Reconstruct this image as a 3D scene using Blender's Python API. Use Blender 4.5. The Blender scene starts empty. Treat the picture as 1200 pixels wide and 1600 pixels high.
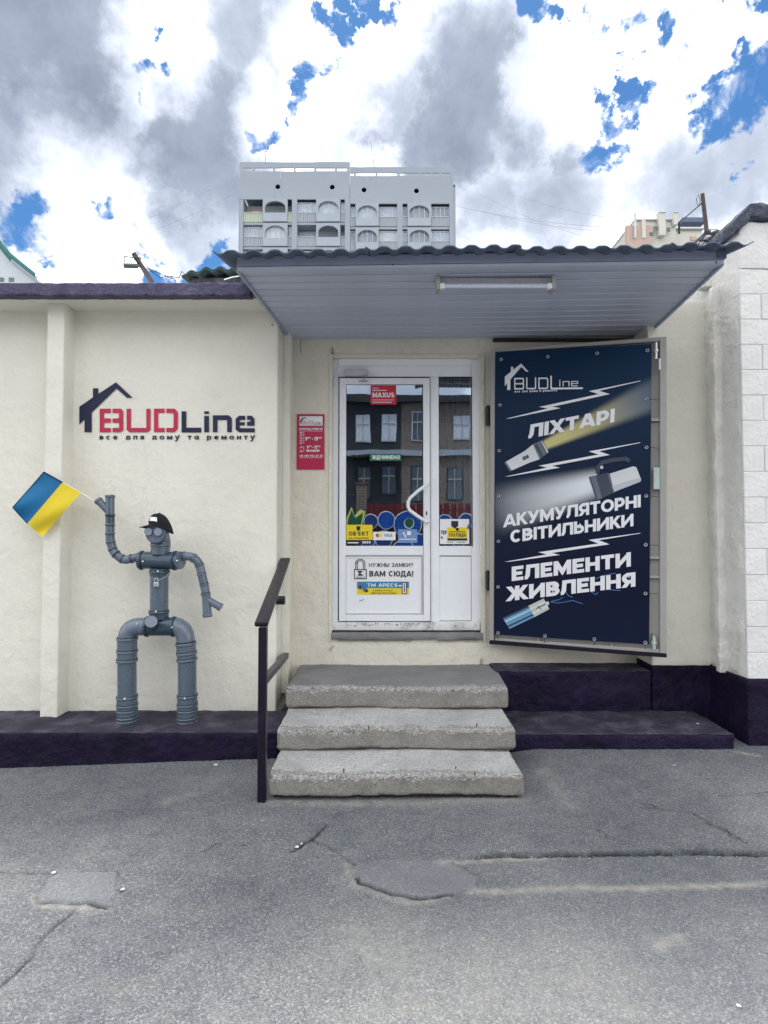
import bpy, bmesh, math, random
import numpy as np
from mathutils import Vector, noise as mn
random.seed(7)
PI = math.pi
sc = bpy.context.scene
C = sc.collection

# ---------------------------------------------------------------- camera, world, sun, exposure
F, EYE = 900.0, 1.59            # focal length in pixels of a 1200x1600 frame, eye height
PITCH = math.atan(30 / F)
cam = bpy.data.objects.new('camera', bpy.data.cameras.new('camera'))
C.objects.link(cam); sc.camera = cam
cam.location = (0, 0, EYE)
cam.rotation_euler = (math.radians(90) + PITCH, 0, 0)
cam.data.sensor_fit = 'VERTICAL'; cam.data.sensor_height = 24
cam.data.lens = 24 * F / 1600
cam.data.clip_start = .05; cam.data.clip_end = 2000
sc.view_settings.view_transform = 'Standard'; sc.view_settings.look = 'None'
sc.view_settings.gamma = 1; sc.view_settings.use_curve_mapping = False
sc.view_settings.exposure = 0.92

def raydir(px, py):
    a = (px - 600) / F; b = -(py - 800) / F
    c, s = math.cos(PITCH), math.sin(PITCH)
    return Vector((a, c - b * s, s + b * c))
def at(px, py, Y):               # the point of the upright plane y = Y seen at that spot of the photo
    d = raydir(px, py); return Vector((d.x / d.y * Y, Y, EYE + d.z / d.y * Y))
def on_plane(px, py, p0, n):
    d = raydir(px, py); o = Vector((0, 0, EYE)); t = (p0 - o).dot(n) / d.dot(n); return o + d * t
def on_z(px, py, z):
    d = raydir(px, py); t = (z - EYE) / d.z; return Vector((0, 0, EYE)) + d * t

SUN_EL, SUN_ROT = math.radians(70), 0.0
W = bpy.data.worlds.new('World'); sc.world = W; W.use_nodes = True
W.cycles.sampling_method = 'MANUAL'; W.cycles.sample_map_resolution = 512
nt = W.node_tree; N = nt.nodes; Lk = nt.links
bgn = N['Background']; bgn.inputs[1].default_value = 0.10
def wn(t, **k):
    n = N.new(t)
    for a, b in k.items(): setattr(n, a, b)
    return n
def wmath(op, a, b=None):
    n = wn('ShaderNodeMath', operation=op)
    for i, v in enumerate((a, b)):
        if v is None: continue
        if isinstance(v, (int, float)): n.inputs[i].default_value = v
        else: Lk.new(v, n.inputs[i])
    return n.outputs[0]
def wsmooth(v, a, b, lo=0.0, hi=1.0):
    n = wn('ShaderNodeMapRange', interpolation_type='SMOOTHSTEP')
    Lk.new(v, n.inputs[0]); n.inputs[1].default_value = a; n.inputs[2].default_value = b
    n.inputs[3].default_value = lo; n.inputs[4].default_value = hi
    return n.outputs[0]
sky = wn('ShaderNodeTexSky', sky_type='NISHITA', sun_disc=False)
sky.sun_elevation = SUN_EL; sky.sun_rotation = SUN_ROT; sky.altitude = 150; sky.dust_density = .6
tc = wn('ShaderNodeTexCoord')
def wnoise(vec, scale, detail, rough=.55, dist=0.):
    n = wn('ShaderNodeTexNoise'); n.inputs['Scale'].default_value = scale; n.inputs['Detail'].default_value = detail
    n.inputs['Roughness'].default_value = rough; n.inputs['Distortion'].default_value = dist
    Lk.new(vec, n.inputs['Vector']); return n
def wvec(op, a, b=None):
    n = wn('ShaderNodeVectorMath', operation=op)
    for i, v in enumerate((a, b)):
        if v is None: continue
        if isinstance(v, tuple): n.inputs[i].default_value = v
        else: Lk.new(v, n.inputs[i])
    return n
D0 = tc.outputs['Generated']
wob1 = wnoise(D0, 5.5, 6, .64); wob = wvec('SUBTRACT', wob1.outputs['Color'], (.5, .5, .5))
wsc = wvec('MULTIPLY', wob.outputs[0], (.24, .24, .24))
DW = wvec('NORMALIZE', wvec('ADD', D0, wsc.outputs[0]).outputs[0]).outputs[0]
DW2 = wvec('NORMALIZE', wvec('ADD', D0, wvec('MULTIPLY', wob.outputs[0], (.36, .36, .36)).outputs[0]).outputs[0]).outputs[0]
def blobs(lst, dw):
    tot = None
    for (px, py, r, amp) in lst:
        d = raydir(px, py).normalized()
        dt = wvec('DOT_PRODUCT', dw, tuple(d)).outputs['Value']
        v = wsmooth(dt, math.cos(r * 1.28 / F), math.cos(r * .3 / F), 0, amp)
        tot = v if tot is None else wmath('MAXIMUM', tot, v)
    return tot
dark_clouds = [(50, 60, 125, 1.), (95, 100, 75, .8), (20, 235, 85, .75), (250, 130, 62, .55), (300, 170, 95, 1.), (330, 240, 88, .95), (215, 215, 64, .7), (110, 190, 50, .45),
               (320, 330, 60, .6), (400, 20, 75, .75), (440, 60, 60, .75), (760, 70, 55, .8), (745, 120, 80, 1.), (800, 150, 60, .85), (715, 205, 72, .95), (620, 165, 45, .6), (800, 205, 50, .6),
               (1165, 240, 50, .65), (1080, 265, 60, .6), (880, 315, 60, .42), (100, 340, 42, .5), (770, 335, 50, .42), (920, 50, 28, .35), (890, 235, 26, .5), (640, 120, 40, .5),
               (1340, 180, 110, .8), (-150, 200, 140, .8)]
blue_holes = [(545, 66, 22, 1.), (585, 26, 24, .9), (520, 50, 14, .7), (478, 145, 24, .7), (512, 132, 20, .7), (425, 180, 24, .7), (190, 42, 22, .8),
              (165, 330, 26, .8), (205, 352, 20, .7), (20, 385, 46, 1.), (235, 400, 34, .9), (290, 408, 40, 1.), (350, 400, 30, .8), (60, 400, 30, .8),
              (1180, 40, 42, 1.1), (1195, 90, 42, 1.1), (1180, 150, 36, 1.), (972, 140, 22, .8), (955, 210, 30, .95), (990, 195, 20, .8), (860, 14, 30, .95), (1045, 4, 26, .8), (945, 80, 14, .6), (1030, 120, 12, .6), (925, 45, 12, .5), (1075, 75, 14, .6)]
white_clouds = [(225, 45, 60, .6), (190, 90, 40, .5), (120, 255, 75, .6), (60, 160, 30, .35), (175, 150, 24, .3), (390, 130, 34, .4), (490, 90, 60, .6), (560, 130, 50, .5), (440, 220, 60, .6), (860, 110, 50, .5), (600, 60, 40, .4), (160, 340, 60, .5), (620, 240, 30, .4)]
n2 = wnoise(D0, 5.0, 6, .52, .35).outputs[0]
n3 = wnoise(D0, 19, 5, .66, .3).outputs[0]
fine = wmath('SUBTRACT', n3, .5)
cov = wmath('ADD', wmath('MULTIPLY', wmath('SUBTRACT', n2, .5), 1.1), .85)
cov = wmath('ADD', cov, wmath('MULTIPLY', fine, 2.0))
cov = wmath('SUBTRACT', cov, blobs([(a, b_, r * .95, k) for a, b_, r, k in blue_holes], DW2))
alpha = wsmooth(cov, -.12, .62)
thick = wmath('ADD', wmath('MULTIPLY', wmath('SUBTRACT', n2, .42), 1.5), blobs(dark_clouds, DW))
thick = wmath('ADD', thick, wmath('MULTIPLY', fine, .5))
thick = wmath('SUBTRACT', thick, blobs(white_clouds, DW))
thick = wmath('MULTIPLY', thick, .80)
ramp = wn('ShaderNodeValToRGB'); Lk.new(thick, ramp.inputs[0])
cr = ramp.color_ramp; cr.elements[0].position = .0; cr.elements[0].color = (16, 16.1, 16.3, 1)
cr.elements[1].position = 1.; cr.elements[1].color = (1.75, 2.0, 2.6, 1)
for p_, c_ in ((.08, (10.0, 10.2, 10.5, 1)), (.17, (6.3, 6.6, 7.1, 1)), (.30, (5.0, 5.4, 6.1, 1)), (.5, (3.7, 4.1, 4.9, 1)), (.75, (2.4, 2.75, 3.45, 1))):
    e = cr.elements.new(p_); e.color = c_
skc = wn('ShaderNodeMix', data_type='RGBA', blend_type='MULTIPLY'); skc.inputs[0].default_value = 1
Lk.new(sky.outputs[0], skc.inputs[6]); skc.inputs[7].default_value = (.28, .52, .72, 1)
mx = wn('ShaderNodeMix', data_type='RGBA'); Lk.new(alpha, mx.inputs[0]); Lk.new(skc.outputs[2], mx.inputs[6]); Lk.new(ramp.outputs[0], mx.inputs[7])
Lk.new(mx.outputs[2], bgn.inputs[0])

sun = bpy.data.lights.new('sun', 'SUN'); sun.energy = 2.2; sun.angle = math.radians(13); sun.color = (1, .96, .9)
so = bpy.data.objects.new('sun', sun); C.objects.link(so); so.rotation_euler = (-(PI / 2 - SUN_EL), 0, 0); so.location = (0, 10, 20)

# ---------------------------------------------------------------- helpers
class MB:
    def __init__(s): s.v = []; s.f = []; s.mi = []; s.m = 0
    def add(s, vs, fs):
        b = len(s.v); s.v += [tuple(p) for p in vs]
        for f in fs: s.f.append([i + b for i in f]); s.mi.append(s.m)
    def box(s, x0, x1, y0, y1, z0, z1):
        s.add([(x, y, z) for x in (x0, x1) for y in (y0, y1) for z in (z0, z1)],
              [(0, 1, 3, 2), (4, 6, 7, 5), (0, 4, 5, 1), (2, 3, 7, 6), (0, 2, 6, 4), (1, 5, 7, 3)])
    def hexa(s, a, b):            # two quads, a in front of b
        s.add(list(a) + list(b), [(0, 1, 2, 3), (7, 6, 5, 4), (0, 4, 5, 1), (1, 5, 6, 2), (2, 6, 7, 3), (3, 7, 4, 0)])
    def bar(s, p, q, w, h, up=(0, 0, 1)):
        p = Vector(p); q = Vector(q); d = (q - p).normalized(); u = Vector(up)
        r = d.cross(u).normalized() * w / 2; u = r.cross(d).normalized() * h / 2
        s.hexa([p - r - u, p + r - u, p + r + u, p - r + u], [q - r - u, q + r - u, q + r + u, q - r + u])
    def tube(s, pts, r, n=12, caps=True, hollow=False):
        pts = [Vector(p) for p in pts]; m = len(pts)
        rs = list(r) if hasattr(r, '__len__') else [r] * m
        tv = []
        for i in range(m):
            a = pts[max(i - 1, 0)]; b = pts[min(i + 1, m - 1)]; d = b - a
            if d.length < 1e-9: d = tv[-1] if tv else Vector((0, 0, 1))
            tv.append(d.normalized())
        ref = Vector((0, 1, 0)) if abs(tv[0].y) < .9 else Vector((1, 0, 0))
        u = (ref - tv[0] * ref.dot(tv[0])).normalized(); vs = []
        for i in range(m):
            u = (u - tv[i] * u.dot(tv[i])).normalized(); w = tv[i].cross(u)
            for k in range(n):
                t = 2 * PI * k / n; vs.append(pts[i] + (u * math.cos(t) + w * math.sin(t)) * rs[i])
        fs = [(i * n + k, i * n + (k + 1) % n, (i + 1) * n + (k + 1) % n, (i + 1) * n + k) for i in range(m - 1) for k in range(n)]
        if caps: fs += [tuple(range(n))[::-1], tuple((m - 1) * n + k for k in range(n))]
        s.add(vs, fs)
    def prism(s, poly, off):       # poly: list of 3D points, pushed along off
        n = len(poly); off = Vector(off)
        s.add(list(poly) + [Vector(p) + off for p in poly], [tuple(range(n)), tuple(range(n, 2 * n))[::-1]] + [(i, i + n, (i + 1) % n + n, (i + 1) % n) for i in range(n)])
    def build(s, name, mats, parent=None, smooth=False, bev=0, auto=True):
        me = bpy.data.meshes.new(name); me.from_pydata(s.v, [], s.f)
        mats = mats if isinstance(mats, (list, tuple)) else [mats]
        for m in mats: me.materials.append(m)
        if len(mats) > 1: me.polygons.foreach_set('material_index', s.mi)
        if bev or auto:
            bm = bmesh.new(); bm.from_mesh(me)
            if bev: bmesh.ops.bevel(bm, geom=[e for e in bm.edges if len(e.link_faces) == 2 and e.calc_face_angle(0) > .5], offset=bev, segments=1 if bev > 0 else 2, affect='EDGES', clamp_overlap=True)
            bmesh.ops.recalc_face_normals(bm, faces=bm.faces); bm.to_mesh(me); bm.free()
        return link(name, me, parent, smooth)
WL = {}                           # world place of every object
def link(name, me, parent=None, smooth=False):
    n = len(me.vertices); co = np.empty(n * 3, 'f'); me.vertices.foreach_get('co', co); co = co.reshape(-1, 3)
    c = (co.min(0) + co.max(0)) / 2; co -= c; me.vertices.foreach_set('co', co.ravel()); me.update()
    if smooth:
        me.polygons.foreach_set('use_smooth', [True] * len(me.polygons))
        try: me.set_sharp_from_angle(angle=math.radians(40))
        except Exception: pass
    o = bpy.data.objects.new(name, me); C.objects.link(o); WL[o] = Vector(c.tolist())
    if parent: o.parent = parent; o.location = WL[o] - WL[parent]
    else: o.location = WL[o]
    return o
def tag(o, label=None, cat=None, group=None, kind=None):
    if label: o['label'] = label
    if cat: o['category'] = cat
    if group: o['group'] = group
    if kind: o['kind'] = kind
    return o
def thing(name, loc, label, cat, group=None):
    o = bpy.data.objects.new(name, None); C.objects.link(o); o.location = loc; WL[o] = Vector(loc); o.empty_display_size = .1
    return tag(o, label, cat, group)
def box(name, m, parent, x0, x1, y0, y1, z0, z1, bev=0):
    b = MB(); b.box(x0, x1, y0, y1, z0, z1); return b.build(name, m, parent, bev=bev)
def pbox(name, m, parent, px0, px1, py0, py1, Y, depth, bev=0):   # box whose front face fills that photo rectangle at depth Y
    a = at(px0, py1, Y); b = at(px1, py0, Y); return box(name, m, parent, a.x, b.x, Y, Y + depth, a.z, b.z, bev)

def rough_box(name, m, parent, x0, x1, y0, y1, z0, z1, cell=.03, r=.01, amp=.004, fs=6., seed=0, chip=0, faces='xXyYzZ', shape=None, kind=None):
    lo = Vector((x0, y0, z0)); hi = Vector((x1, y1, z1)); idx = {}; vs = []; fl = []
    def axis_pts(a, b):
        L = b - a; k = max(2, int(L / cell)); p = [a, a + r * .35, a + r] + [a + r + (L - 2 * r) * i / k for i in range(1, k)] + [b - r, b - r * .35, b]
        return p
    A = [axis_pts(lo[i], hi[i]) for i in range(3)]
    def vert(p):
        key = (round(p[0], 5), round(p[1], 5), round(p[2], 5))
        if key in idx: return idx[key]
        q = Vector(p); inner = Vector([min(max(q[i], lo[i] + r), hi[i] - r) for i in range(3)]); d = q - inner
        n = d.normalized() if d.length > 1e-7 else Vector((0, 0, 1))
        edge = sum(1 for i in range(3) if abs(d[i]) > 1e-6) > 1
        if d.length > 1e-7: q = inner + n * r
        s = Vector((q.x * fs + seed * 3.1, q.y * fs + seed, q.z * fs))
        q = q + n * amp * (mn.noise(s) + .5 * mn.noise(s * 3.1) + .25 * mn.noise(s * 8))
        if chip and edge:
            c = max(0, mn.noise(Vector((q.x * 9 + seed, q.y * 9, q.z * 9)))) + max(0, mn.noise(Vector((q.x * 30 + seed, q.y * 30, q.z * 30)))) * .8
            q -= n * chip * c
        if shape: q = shape(q)
        idx[key] = len(vs); vs.append(q); return idx[key]
    spec = {'x': (0, 0, 1, 2), 'X': (0, 1, 1, 2), 'y': (1, 0, 0, 2), 'Y': (1, 1, 0, 2), 'z': (2, 0, 0, 1), 'Z': (2, 1, 0, 1)}
    for fch in faces:
        ax, side, u, v = spec[fch]; val = hi[ax] if side else lo[ax]
        U, V = A[u], A[v]; g = []
        for a in U:
            row = []
            for b in V:
                p = [0, 0, 0]; p[ax] = val; p[u] = a; p[v] = b; row.append(vert(p))
            g.append(row)
        for i in range(len(U) - 1):
            for j in range(len(V) - 1): fl.append((g[i][j], g[i + 1][j], g[i + 1][j + 1], g[i][j + 1]))
    me = bpy.data.meshes.new(name); me.from_pydata(vs, [], fl); me.materials.append(m)
    bm = bmesh.new(); bm.from_mesh(me); bmesh.ops.recalc_face_normals(bm, faces=bm.faces); bm.to_mesh(me); bm.free()
    me.polygons.foreach_set('use_smooth', [True] * len(me.polygons))
    return link(name, me, parent)

# ---------------------------------------------------------------- materials
def mat(name, col, rough=.6, var=.12, vs=2.5, bump=0., bs=30., metal=0., spec=.4, dirt_or_shade=0., dcol=(.2, .17, .13), ds=1.6, fine=0., fsc=120., bump2=0., bs2=4., streak=False, rand=0., coat=0., trans=0., relief=1., cracks=0.):
    m = bpy.data.materials.new(name); m.use_nodes = True; t = m.node_tree; n = t.nodes; l = t.links
    b = n['Principled BSDF']; b.inputs['Roughness'].default_value = rough; b.inputs['Metallic'].default_value = metal
    b.inputs['Specular IOR Level'].default_value = spec; b.inputs['Coat Weight'].default_value = coat
    tcn = n.new('ShaderNodeTexCoord'); vec = tcn.outputs['Object']
    def nz(scale, det=6, ro=.6, v=vec):
        x = n.new('ShaderNodeTexNoise'); x.inputs['Scale'].default_value = scale; x.inputs['Detail'].default_value = det; x.inputs['Roughness'].default_value = ro
        l.new(v, x.inputs['Vector']); return x.outputs[0]
    def mixc(f, a, c, bt='MIX'):
        x = n.new('ShaderNodeMix'); x.data_type = 'RGBA'; x.blend_type = bt
        for i, q in ((0, f), (6, a), (7, c)):
            if hasattr(q, 'is_output'): l.new(q, x.inputs[i])
            elif isinstance(q, (int, float)): x.inputs[i].default_value = q
            else: x.inputs[i].default_value = tuple(q)[:3] + (1,)
        return x.outputs[2]
    def mr(v, a, c, lo=0, hi=1):
        x = n.new('ShaderNodeMapRange'); l.new(v, x.inputs[0]); x.inputs[1].default_value = a; x.inputs[2].default_value = c; x.inputs[3].default_value = lo; x.inputs[4].default_value = hi
        return x.outputs[0]
    c = mixc(mr(nz(vs), .3, .7), [q * (1 - var) for q in col], [min(1, q * (1 + var)) for q in col])
    if fine: c = mixc(mr(nz(fsc, 3, .7), .3, .7), c, mixc(1., c, [1 - fine] * 3, 'MULTIPLY'))
    if dirt_or_shade:
        v = vec
        if streak:
            mp = n.new('ShaderNodeMapping'); mp.inputs['Scale'].default_value = (1, 1, .16); l.new(vec, mp.inputs[0]); v = mp.outputs[0]
        c = mixc(mr(nz(ds, 9, .68, v), .5, .78, 0, dirt_or_shade), c, dcol)
    if cracks:
        dn = n.new('ShaderNodeTexNoise'); dn.inputs['Scale'].default_value = 3.5; dn.inputs['Detail'].default_value = 7; l.new(vec, dn.inputs['Vector'])
        av = n.new('ShaderNodeVectorMath'); av.operation = 'ADD'; sc_ = n.new('ShaderNodeVectorMath'); sc_.operation = 'SCALE'; sc_.inputs[3].default_value = .55; l.new(dn.outputs['Color'], sc_.inputs[0]); l.new(vec, av.inputs[0]); l.new(sc_.outputs[0], av.inputs[1])
        vo = n.new('ShaderNodeTexVoronoi'); vo.feature = 'DISTANCE_TO_EDGE'; vo.inputs['Scale'].default_value = 1.5; l.new(av.outputs[0], vo.inputs['Vector'])
        mk = n.new('ShaderNodeMath'); mk.operation = 'MULTIPLY'; l.new(mr(vo.outputs['Distance'], .0, .006, 1, 0), mk.inputs[0]); l.new(mr(nz(.9, 3), .55, .68, 0, cracks), mk.inputs[1])
        c = mixc(mk.outputs[0], c, (.30, .27, .23))
    if rand:
        oi = n.new('ShaderNodeObjectInfo'); c = mixc(mr(oi.outputs['Random'], 0, 1, 0, 1), mixc(1., c, [1 - rand] * 3, 'MULTIPLY'), c)
    l.new(c, b.inputs['Base Color'])
    if bump or bump2:
        prev = None
        for st, scl, dd in ((bump2, bs2, .02), (bump, bs, .004)):
            if not st: continue
            bn = n.new('ShaderNodeBump'); bn.inputs['Strength'].default_value = st; bn.inputs['Distance'].default_value = dd * relief
            l.new(nz(scl, 8, .62), bn.inputs['Height'])
            if prev: l.new(prev, bn.inputs['Normal'])
            prev = bn.outputs[0]
        l.new(prev, b.inputs['Normal'])
    if rough > .2: l.new(mr(nz(vs * 3), .3, .7, max(0, rough - .08), min(1, rough + .08)), b.inputs['Roughness'])
    return m
M = {}
M['plaster'] = mat('plaster_cream', (.82, .795, .70), .75, .05, 1.6, bump=1., bs=16, bump2=1., bs2=3.2, dirt_or_shade=.3, dcol=(.62, .56, .44), ds=1.3, spec=.25, relief=1.3, fine=.06, fsc=60, cracks=.22)
M['plaster_yellow'] = mat('plaster_warm', (.76, .72, .61), .75, .06, 1.6, bump=1., bs=18, bump2=1., bs2=4, dirt_or_shade=.5, dcol=(.46, .41, .33), ds=2.0, spec=.25, relief=1.8, fine=.07, fsc=60, cracks=.4)
M['plaster_rough'] = mat('plaster_rough', (.80, .785, .73), .8, .07, 2, bump=1., bs=14, bump2=1., bs2=6, dirt_or_shade=.45, dcol=(.52, .49, .44), ds=3.0, relief=2.2, fine=.08, fsc=70)
M['block'] = mat('block_white_paint', (.80, .79, .765), .7, .05, 4, bump=1., bs=34, bump2=1., bs2=9, dirt_or_shade=.3, dcol=(.5, .47, .42), ds=4, rand=.05, relief=.9)
M['plinth'] = mat('plinth_dark_paint', (.010, .0055, .026), .6, .4, 4, bump=1., bs=18, bump2=1., bs2=6, dirt_or_shade=.5, dcol=(.035, .03, .055), ds=5, spec=.2, relief=2.5)
M['ledge'] = mat('ledge_worn_paint', (.048, .044, .066), .75, .4, 5, bump=1., bs=24, bump2=.8, bs2=7, dirt_or_shade=.8, dcol=(.14, .135, .155), ds=5, relief=2, spec=.2)
M['coping'] = mat('coping_purple', (.10, .088, .16), .8, .3, 7, bump=1., bs=40, bump2=1, bs2=14, dirt_or_shade=.4, dcol=(.24, .23, .28), ds=9, relief=2.5)
M['concrete'] = mat('step_concrete', (.40, .375, .335), .9, .12, 3.5, bump=.9, bs=60, bump2=.5, bs2=9, dirt_or_shade=.6, dcol=(.17, .155, .14), ds=2.6, fine=.3, fsc=150)
def speckle(name, stops, scale, stain, bumpd=.004):
    m = mat(name, (.4, .4, .4), .9, bump=.8, bs=70, bump2=.5, bs2=9); t = m.node_tree; n = t.nodes; l = t.links; b = n['Principled BSDF']
    tcn = n.new('ShaderNodeTexCoord'); vo = n.new('ShaderNodeTexVoronoi'); vo.inputs['Scale'].default_value = scale; l.new(tcn.outputs['Object'], vo.inputs['Vector'])
    sp = n.new('ShaderNodeSeparateColor'); l.new(vo.outputs['Color'], sp.inputs[0]); rp = n.new('ShaderNodeValToRGB'); l.new(sp.outputs[0], rp.inputs[0])
    cr = rp.color_ramp; cr.elements[0].color = (*stops[0][1], 1); cr.elements[0].position = stops[0][0]; cr.elements[1].position = stops[-1][0]; cr.elements[1].color = (*stops[-1][1], 1)
    for p_, c_ in stops[1:-1]: e = cr.elements.new(p_); e.color = (*c_, 1)
    nz = n.new('ShaderNodeTexNoise'); nz.inputs['Scale'].default_value = 3.4; nz.inputs['Detail'].default_value = 9; nz.inputs['Roughness'].default_value = .7; l.new(tcn.outputs['Object'], nz.inputs['Vector'])
    mr_ = n.new('ShaderNodeMapRange'); l.new(nz.outputs[0], mr_.inputs[0]); mr_.inputs[1].default_value = .42; mr_.inputs[2].default_value = .72; mr_.inputs[4].default_value = .7
    x = n.new('ShaderNodeMix'); x.data_type = 'RGBA'; l.new(mr_.outputs[0], x.inputs[0]); l.new(rp.outputs[0], x.inputs[6]); x.inputs[7].default_value = (*stain, 1)
    l.new(x.outputs[2], b.inputs['Base Color']); return m
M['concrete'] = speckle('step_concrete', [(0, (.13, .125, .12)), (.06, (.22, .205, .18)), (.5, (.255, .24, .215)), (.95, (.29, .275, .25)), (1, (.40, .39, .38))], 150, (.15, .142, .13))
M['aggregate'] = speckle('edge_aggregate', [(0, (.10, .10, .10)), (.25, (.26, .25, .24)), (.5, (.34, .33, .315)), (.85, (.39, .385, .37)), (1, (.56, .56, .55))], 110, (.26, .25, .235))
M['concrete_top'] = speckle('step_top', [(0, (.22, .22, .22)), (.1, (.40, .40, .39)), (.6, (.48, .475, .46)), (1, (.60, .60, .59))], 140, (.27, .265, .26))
M['landing'] = mat('landing_concrete', (.235, .232, .235), .85, .16, 4, bump=.6, bs=50, dirt_or_shade=.4, dcol=(.15, .15, .155), ds=3, fine=.2, fsc=150)
M['pvc'] = mat('white_pvc', (.82, .84, .87), .32, .025, 3, dirt_or_shade=.12, dcol=(.55, .53, .5), ds=5, spec=.5)
M['pvc_dirty'] = mat('white_pvc_dirty', (.72, .72, .71), .45, .04, 3, dirt_or_shade=.9, dcol=(.12, .11, .1), ds=7, spec=.4)
M['soffit'] = mat('soffit_plank', (.52, .56, .67), .5, .06, 2, dirt_or_shade=.2, dcol=(.25, .29, .40), ds=2.5, rand=.10)  # white PVC with the blue cast of shade mixed into its colour
M['fascia'] = mat('fascia_board', (.33, .37, .48), .5, .08, 3, dirt_or_shade=.4, dcol=(.16, .19, .27), ds=4)
M['slate'] = mat('corrugated_slate', (.115, .15, .215), .8, .2, 6, bump=.5, bs=60, dirt_or_shade=.3, dcol=(.06, .075, .10), ds=5)
M['steel_grey'] = mat('grey_painted_steel', (.36, .35, .33), .5, .08, 4, bump=.15, bs=50, dirt_or_shade=.35, dcol=(.22, .2, .17), ds=4)
M['rail'] = mat('rail_dark_paint', (.010, .006, .018), .35, .2, 8, bump=.2, bs=60, dirt_or_shade=.15, dcol=(.06, .045, .05), ds=9, spec=.3)
M['black'] = mat('black_metal', (.015, .015, .018), .5, .1)
M['metal'] = mat('zinc_metal', (.55, .56, .58), .35, .08, metal=.9)
M['dirt'] = mat('dark_dirt', (.03, .028, .026), .95, .3)  # near-black paint for the contact shade under the bottom step
M['pipe'] = mat('grey_pipe_plastic', (.088, .122, .160), .28, .06, 5, spec=.5, coat=.35)
M['pipe_dark'] = mat('dark_pipe_plastic', (.036, .068, .098), .26, .08, 5, spec=.45, coat=.3)
M['pipe_light'] = mat('light_pipe_plastic', (.125, .155, .205), .28, .06, 5, spec=.5, coat=.35)
M['eye_grey'] = mat('eye_cap_plastic', (.21, .26, .32), .3, .05, spec=.5)
M['cap_cloth'] = mat('black_cloth', (.010, .010, .014), .9, .15, 20, bump=.5, bs=200)
M['white'] = mat('white_print', (.80, .80, .80), .5, .02)
M['poster_white'] = mat('banner_white_print', (.76, .77, .80), .45, .02)
M['navy'] = mat('navy_print', (.010, .013, .05), .55, .2, 8, bump=.2, bs=40)
M['crimson'] = mat('crimson_paint', (.50, .018, .07), .55, .18, 6, bump=.2, bs=40)
M['sign_red'] = mat('sign_crimson', (.48, .012, .075), .35, .04)
M['sign_red2'] = mat('sticker_red', (.55, .02, .05), .35, .04)
M['dark_print'] = mat('dark_print', (.02, .022, .04), .4, .05)
M['yellow'] = mat('yellow_print', (.80, .62, .02), .4, .03)
M['green'] = mat('green_print', (.01, .16, .09), .4, .03)
M['blue'] = mat('blue_print', (.04, .22, .42), .4, .03)
M['paleblue'] = mat('pale_blue_print', (.16, .28, .52), .4, .03)
M['flag_blue'] = mat('flag_blue', (.008, .145, .33), .7, .08, 5, bump=.3, bs=300)
M['flag_yellow'] = mat('flag_yellow', (.78, .60, .03), .7, .06, 5, bump=.3, bs=300)
M['flag_hem'] = mat('flag_hem', (.01, .03, .12), .7, .06)
M['interior'] = mat('shop_interior', (.07, .075, .09), .8, .2)
M['curtain'] = mat('pale_curtain', (.45, .52, .50), .8, .1, 3)
M['rust'] = mat('rusty_steel', (.10, .075, .07), .85, .3, 10, bump=.5, bs=60)
M['felt'] = mat('roofing_felt', (.085, .095, .13), .9, .4, 9, bump=1, bs=24, bump2=1, bs2=9, dirt_or_shade=.5, dcol=(.34, .33, .31), ds=9, relief=3)
M['tower'] = mat('tower_concrete', (.31, .345, .39), .85, .07, .15, dirt_or_shade=.3, dcol=(.29, .32, .36), ds=.3, streak=True)
M['tower_side'] = mat('tower_panel', (.345, .38, .43), .85, .09, .2, dirt_or_shade=.3, dcol=(.31, .33, .37), ds=.5, streak=True)
M['tower_in'] = mat('tower_recess', (.40, .43, .47), .85, .1, .3)  # recess walls lightened, distance haze put into the colour
M['win_white'] = mat('white_window_frame', (.55, .59, .63), .5, .05)
M['pane'] = mat('window_pane', (.30, .36, .43), .2, .3, .9, spec=.8)  # tower panes paled, haze put into the colour
M['pane_curtain'] = mat('window_pane_curtained', (.46, .49, .52), .3, .2, .9)
M['pane_far_dark'] = mat('window_pane_deep', (.16, .20, .24), .2, .35, .9, spec=.8)  # darker tower panes, lifted by the same painted haze
M['pane_dark'] = mat('window_pane_dark', (.07, .09, .11), .12, .3, .6, spec=.8)
M['slat'] = mat('balcony_sheet', (.33, .36, .40), .8, .14, .5, dirt_or_shade=.5, dcol=(.22, .23, .25), ds=1.2, streak=True)
M['slat_green'] = mat('balcony_green_sheet', (.42, .47, .36), .8, .1, .5)
M['peach'] = mat('peach_wall', (.50, .37, .31), .8, .08, .4)
M['cream_house'] = mat('cream_house_wall', (.58, .57, .50), .8, .06, .4)
M['teal'] = mat('teal_roof_trim', (.04, .20, .18), .6, .1)
M['brick'] = None
M['brown'] = mat('brown_brick', (.17, .10, .07), .9, .3, 1.5)
M['red_paint'] = mat('red_fence_paint', (.16, .015, .02), .5, .15)
M['darkwood'] = mat('dark_brown_wall', (.030, .030, .036), .8, .3, .5)
M['tube_off'] = mat('unlit_tube', (.62, .66, .78), .3, .02)
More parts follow.
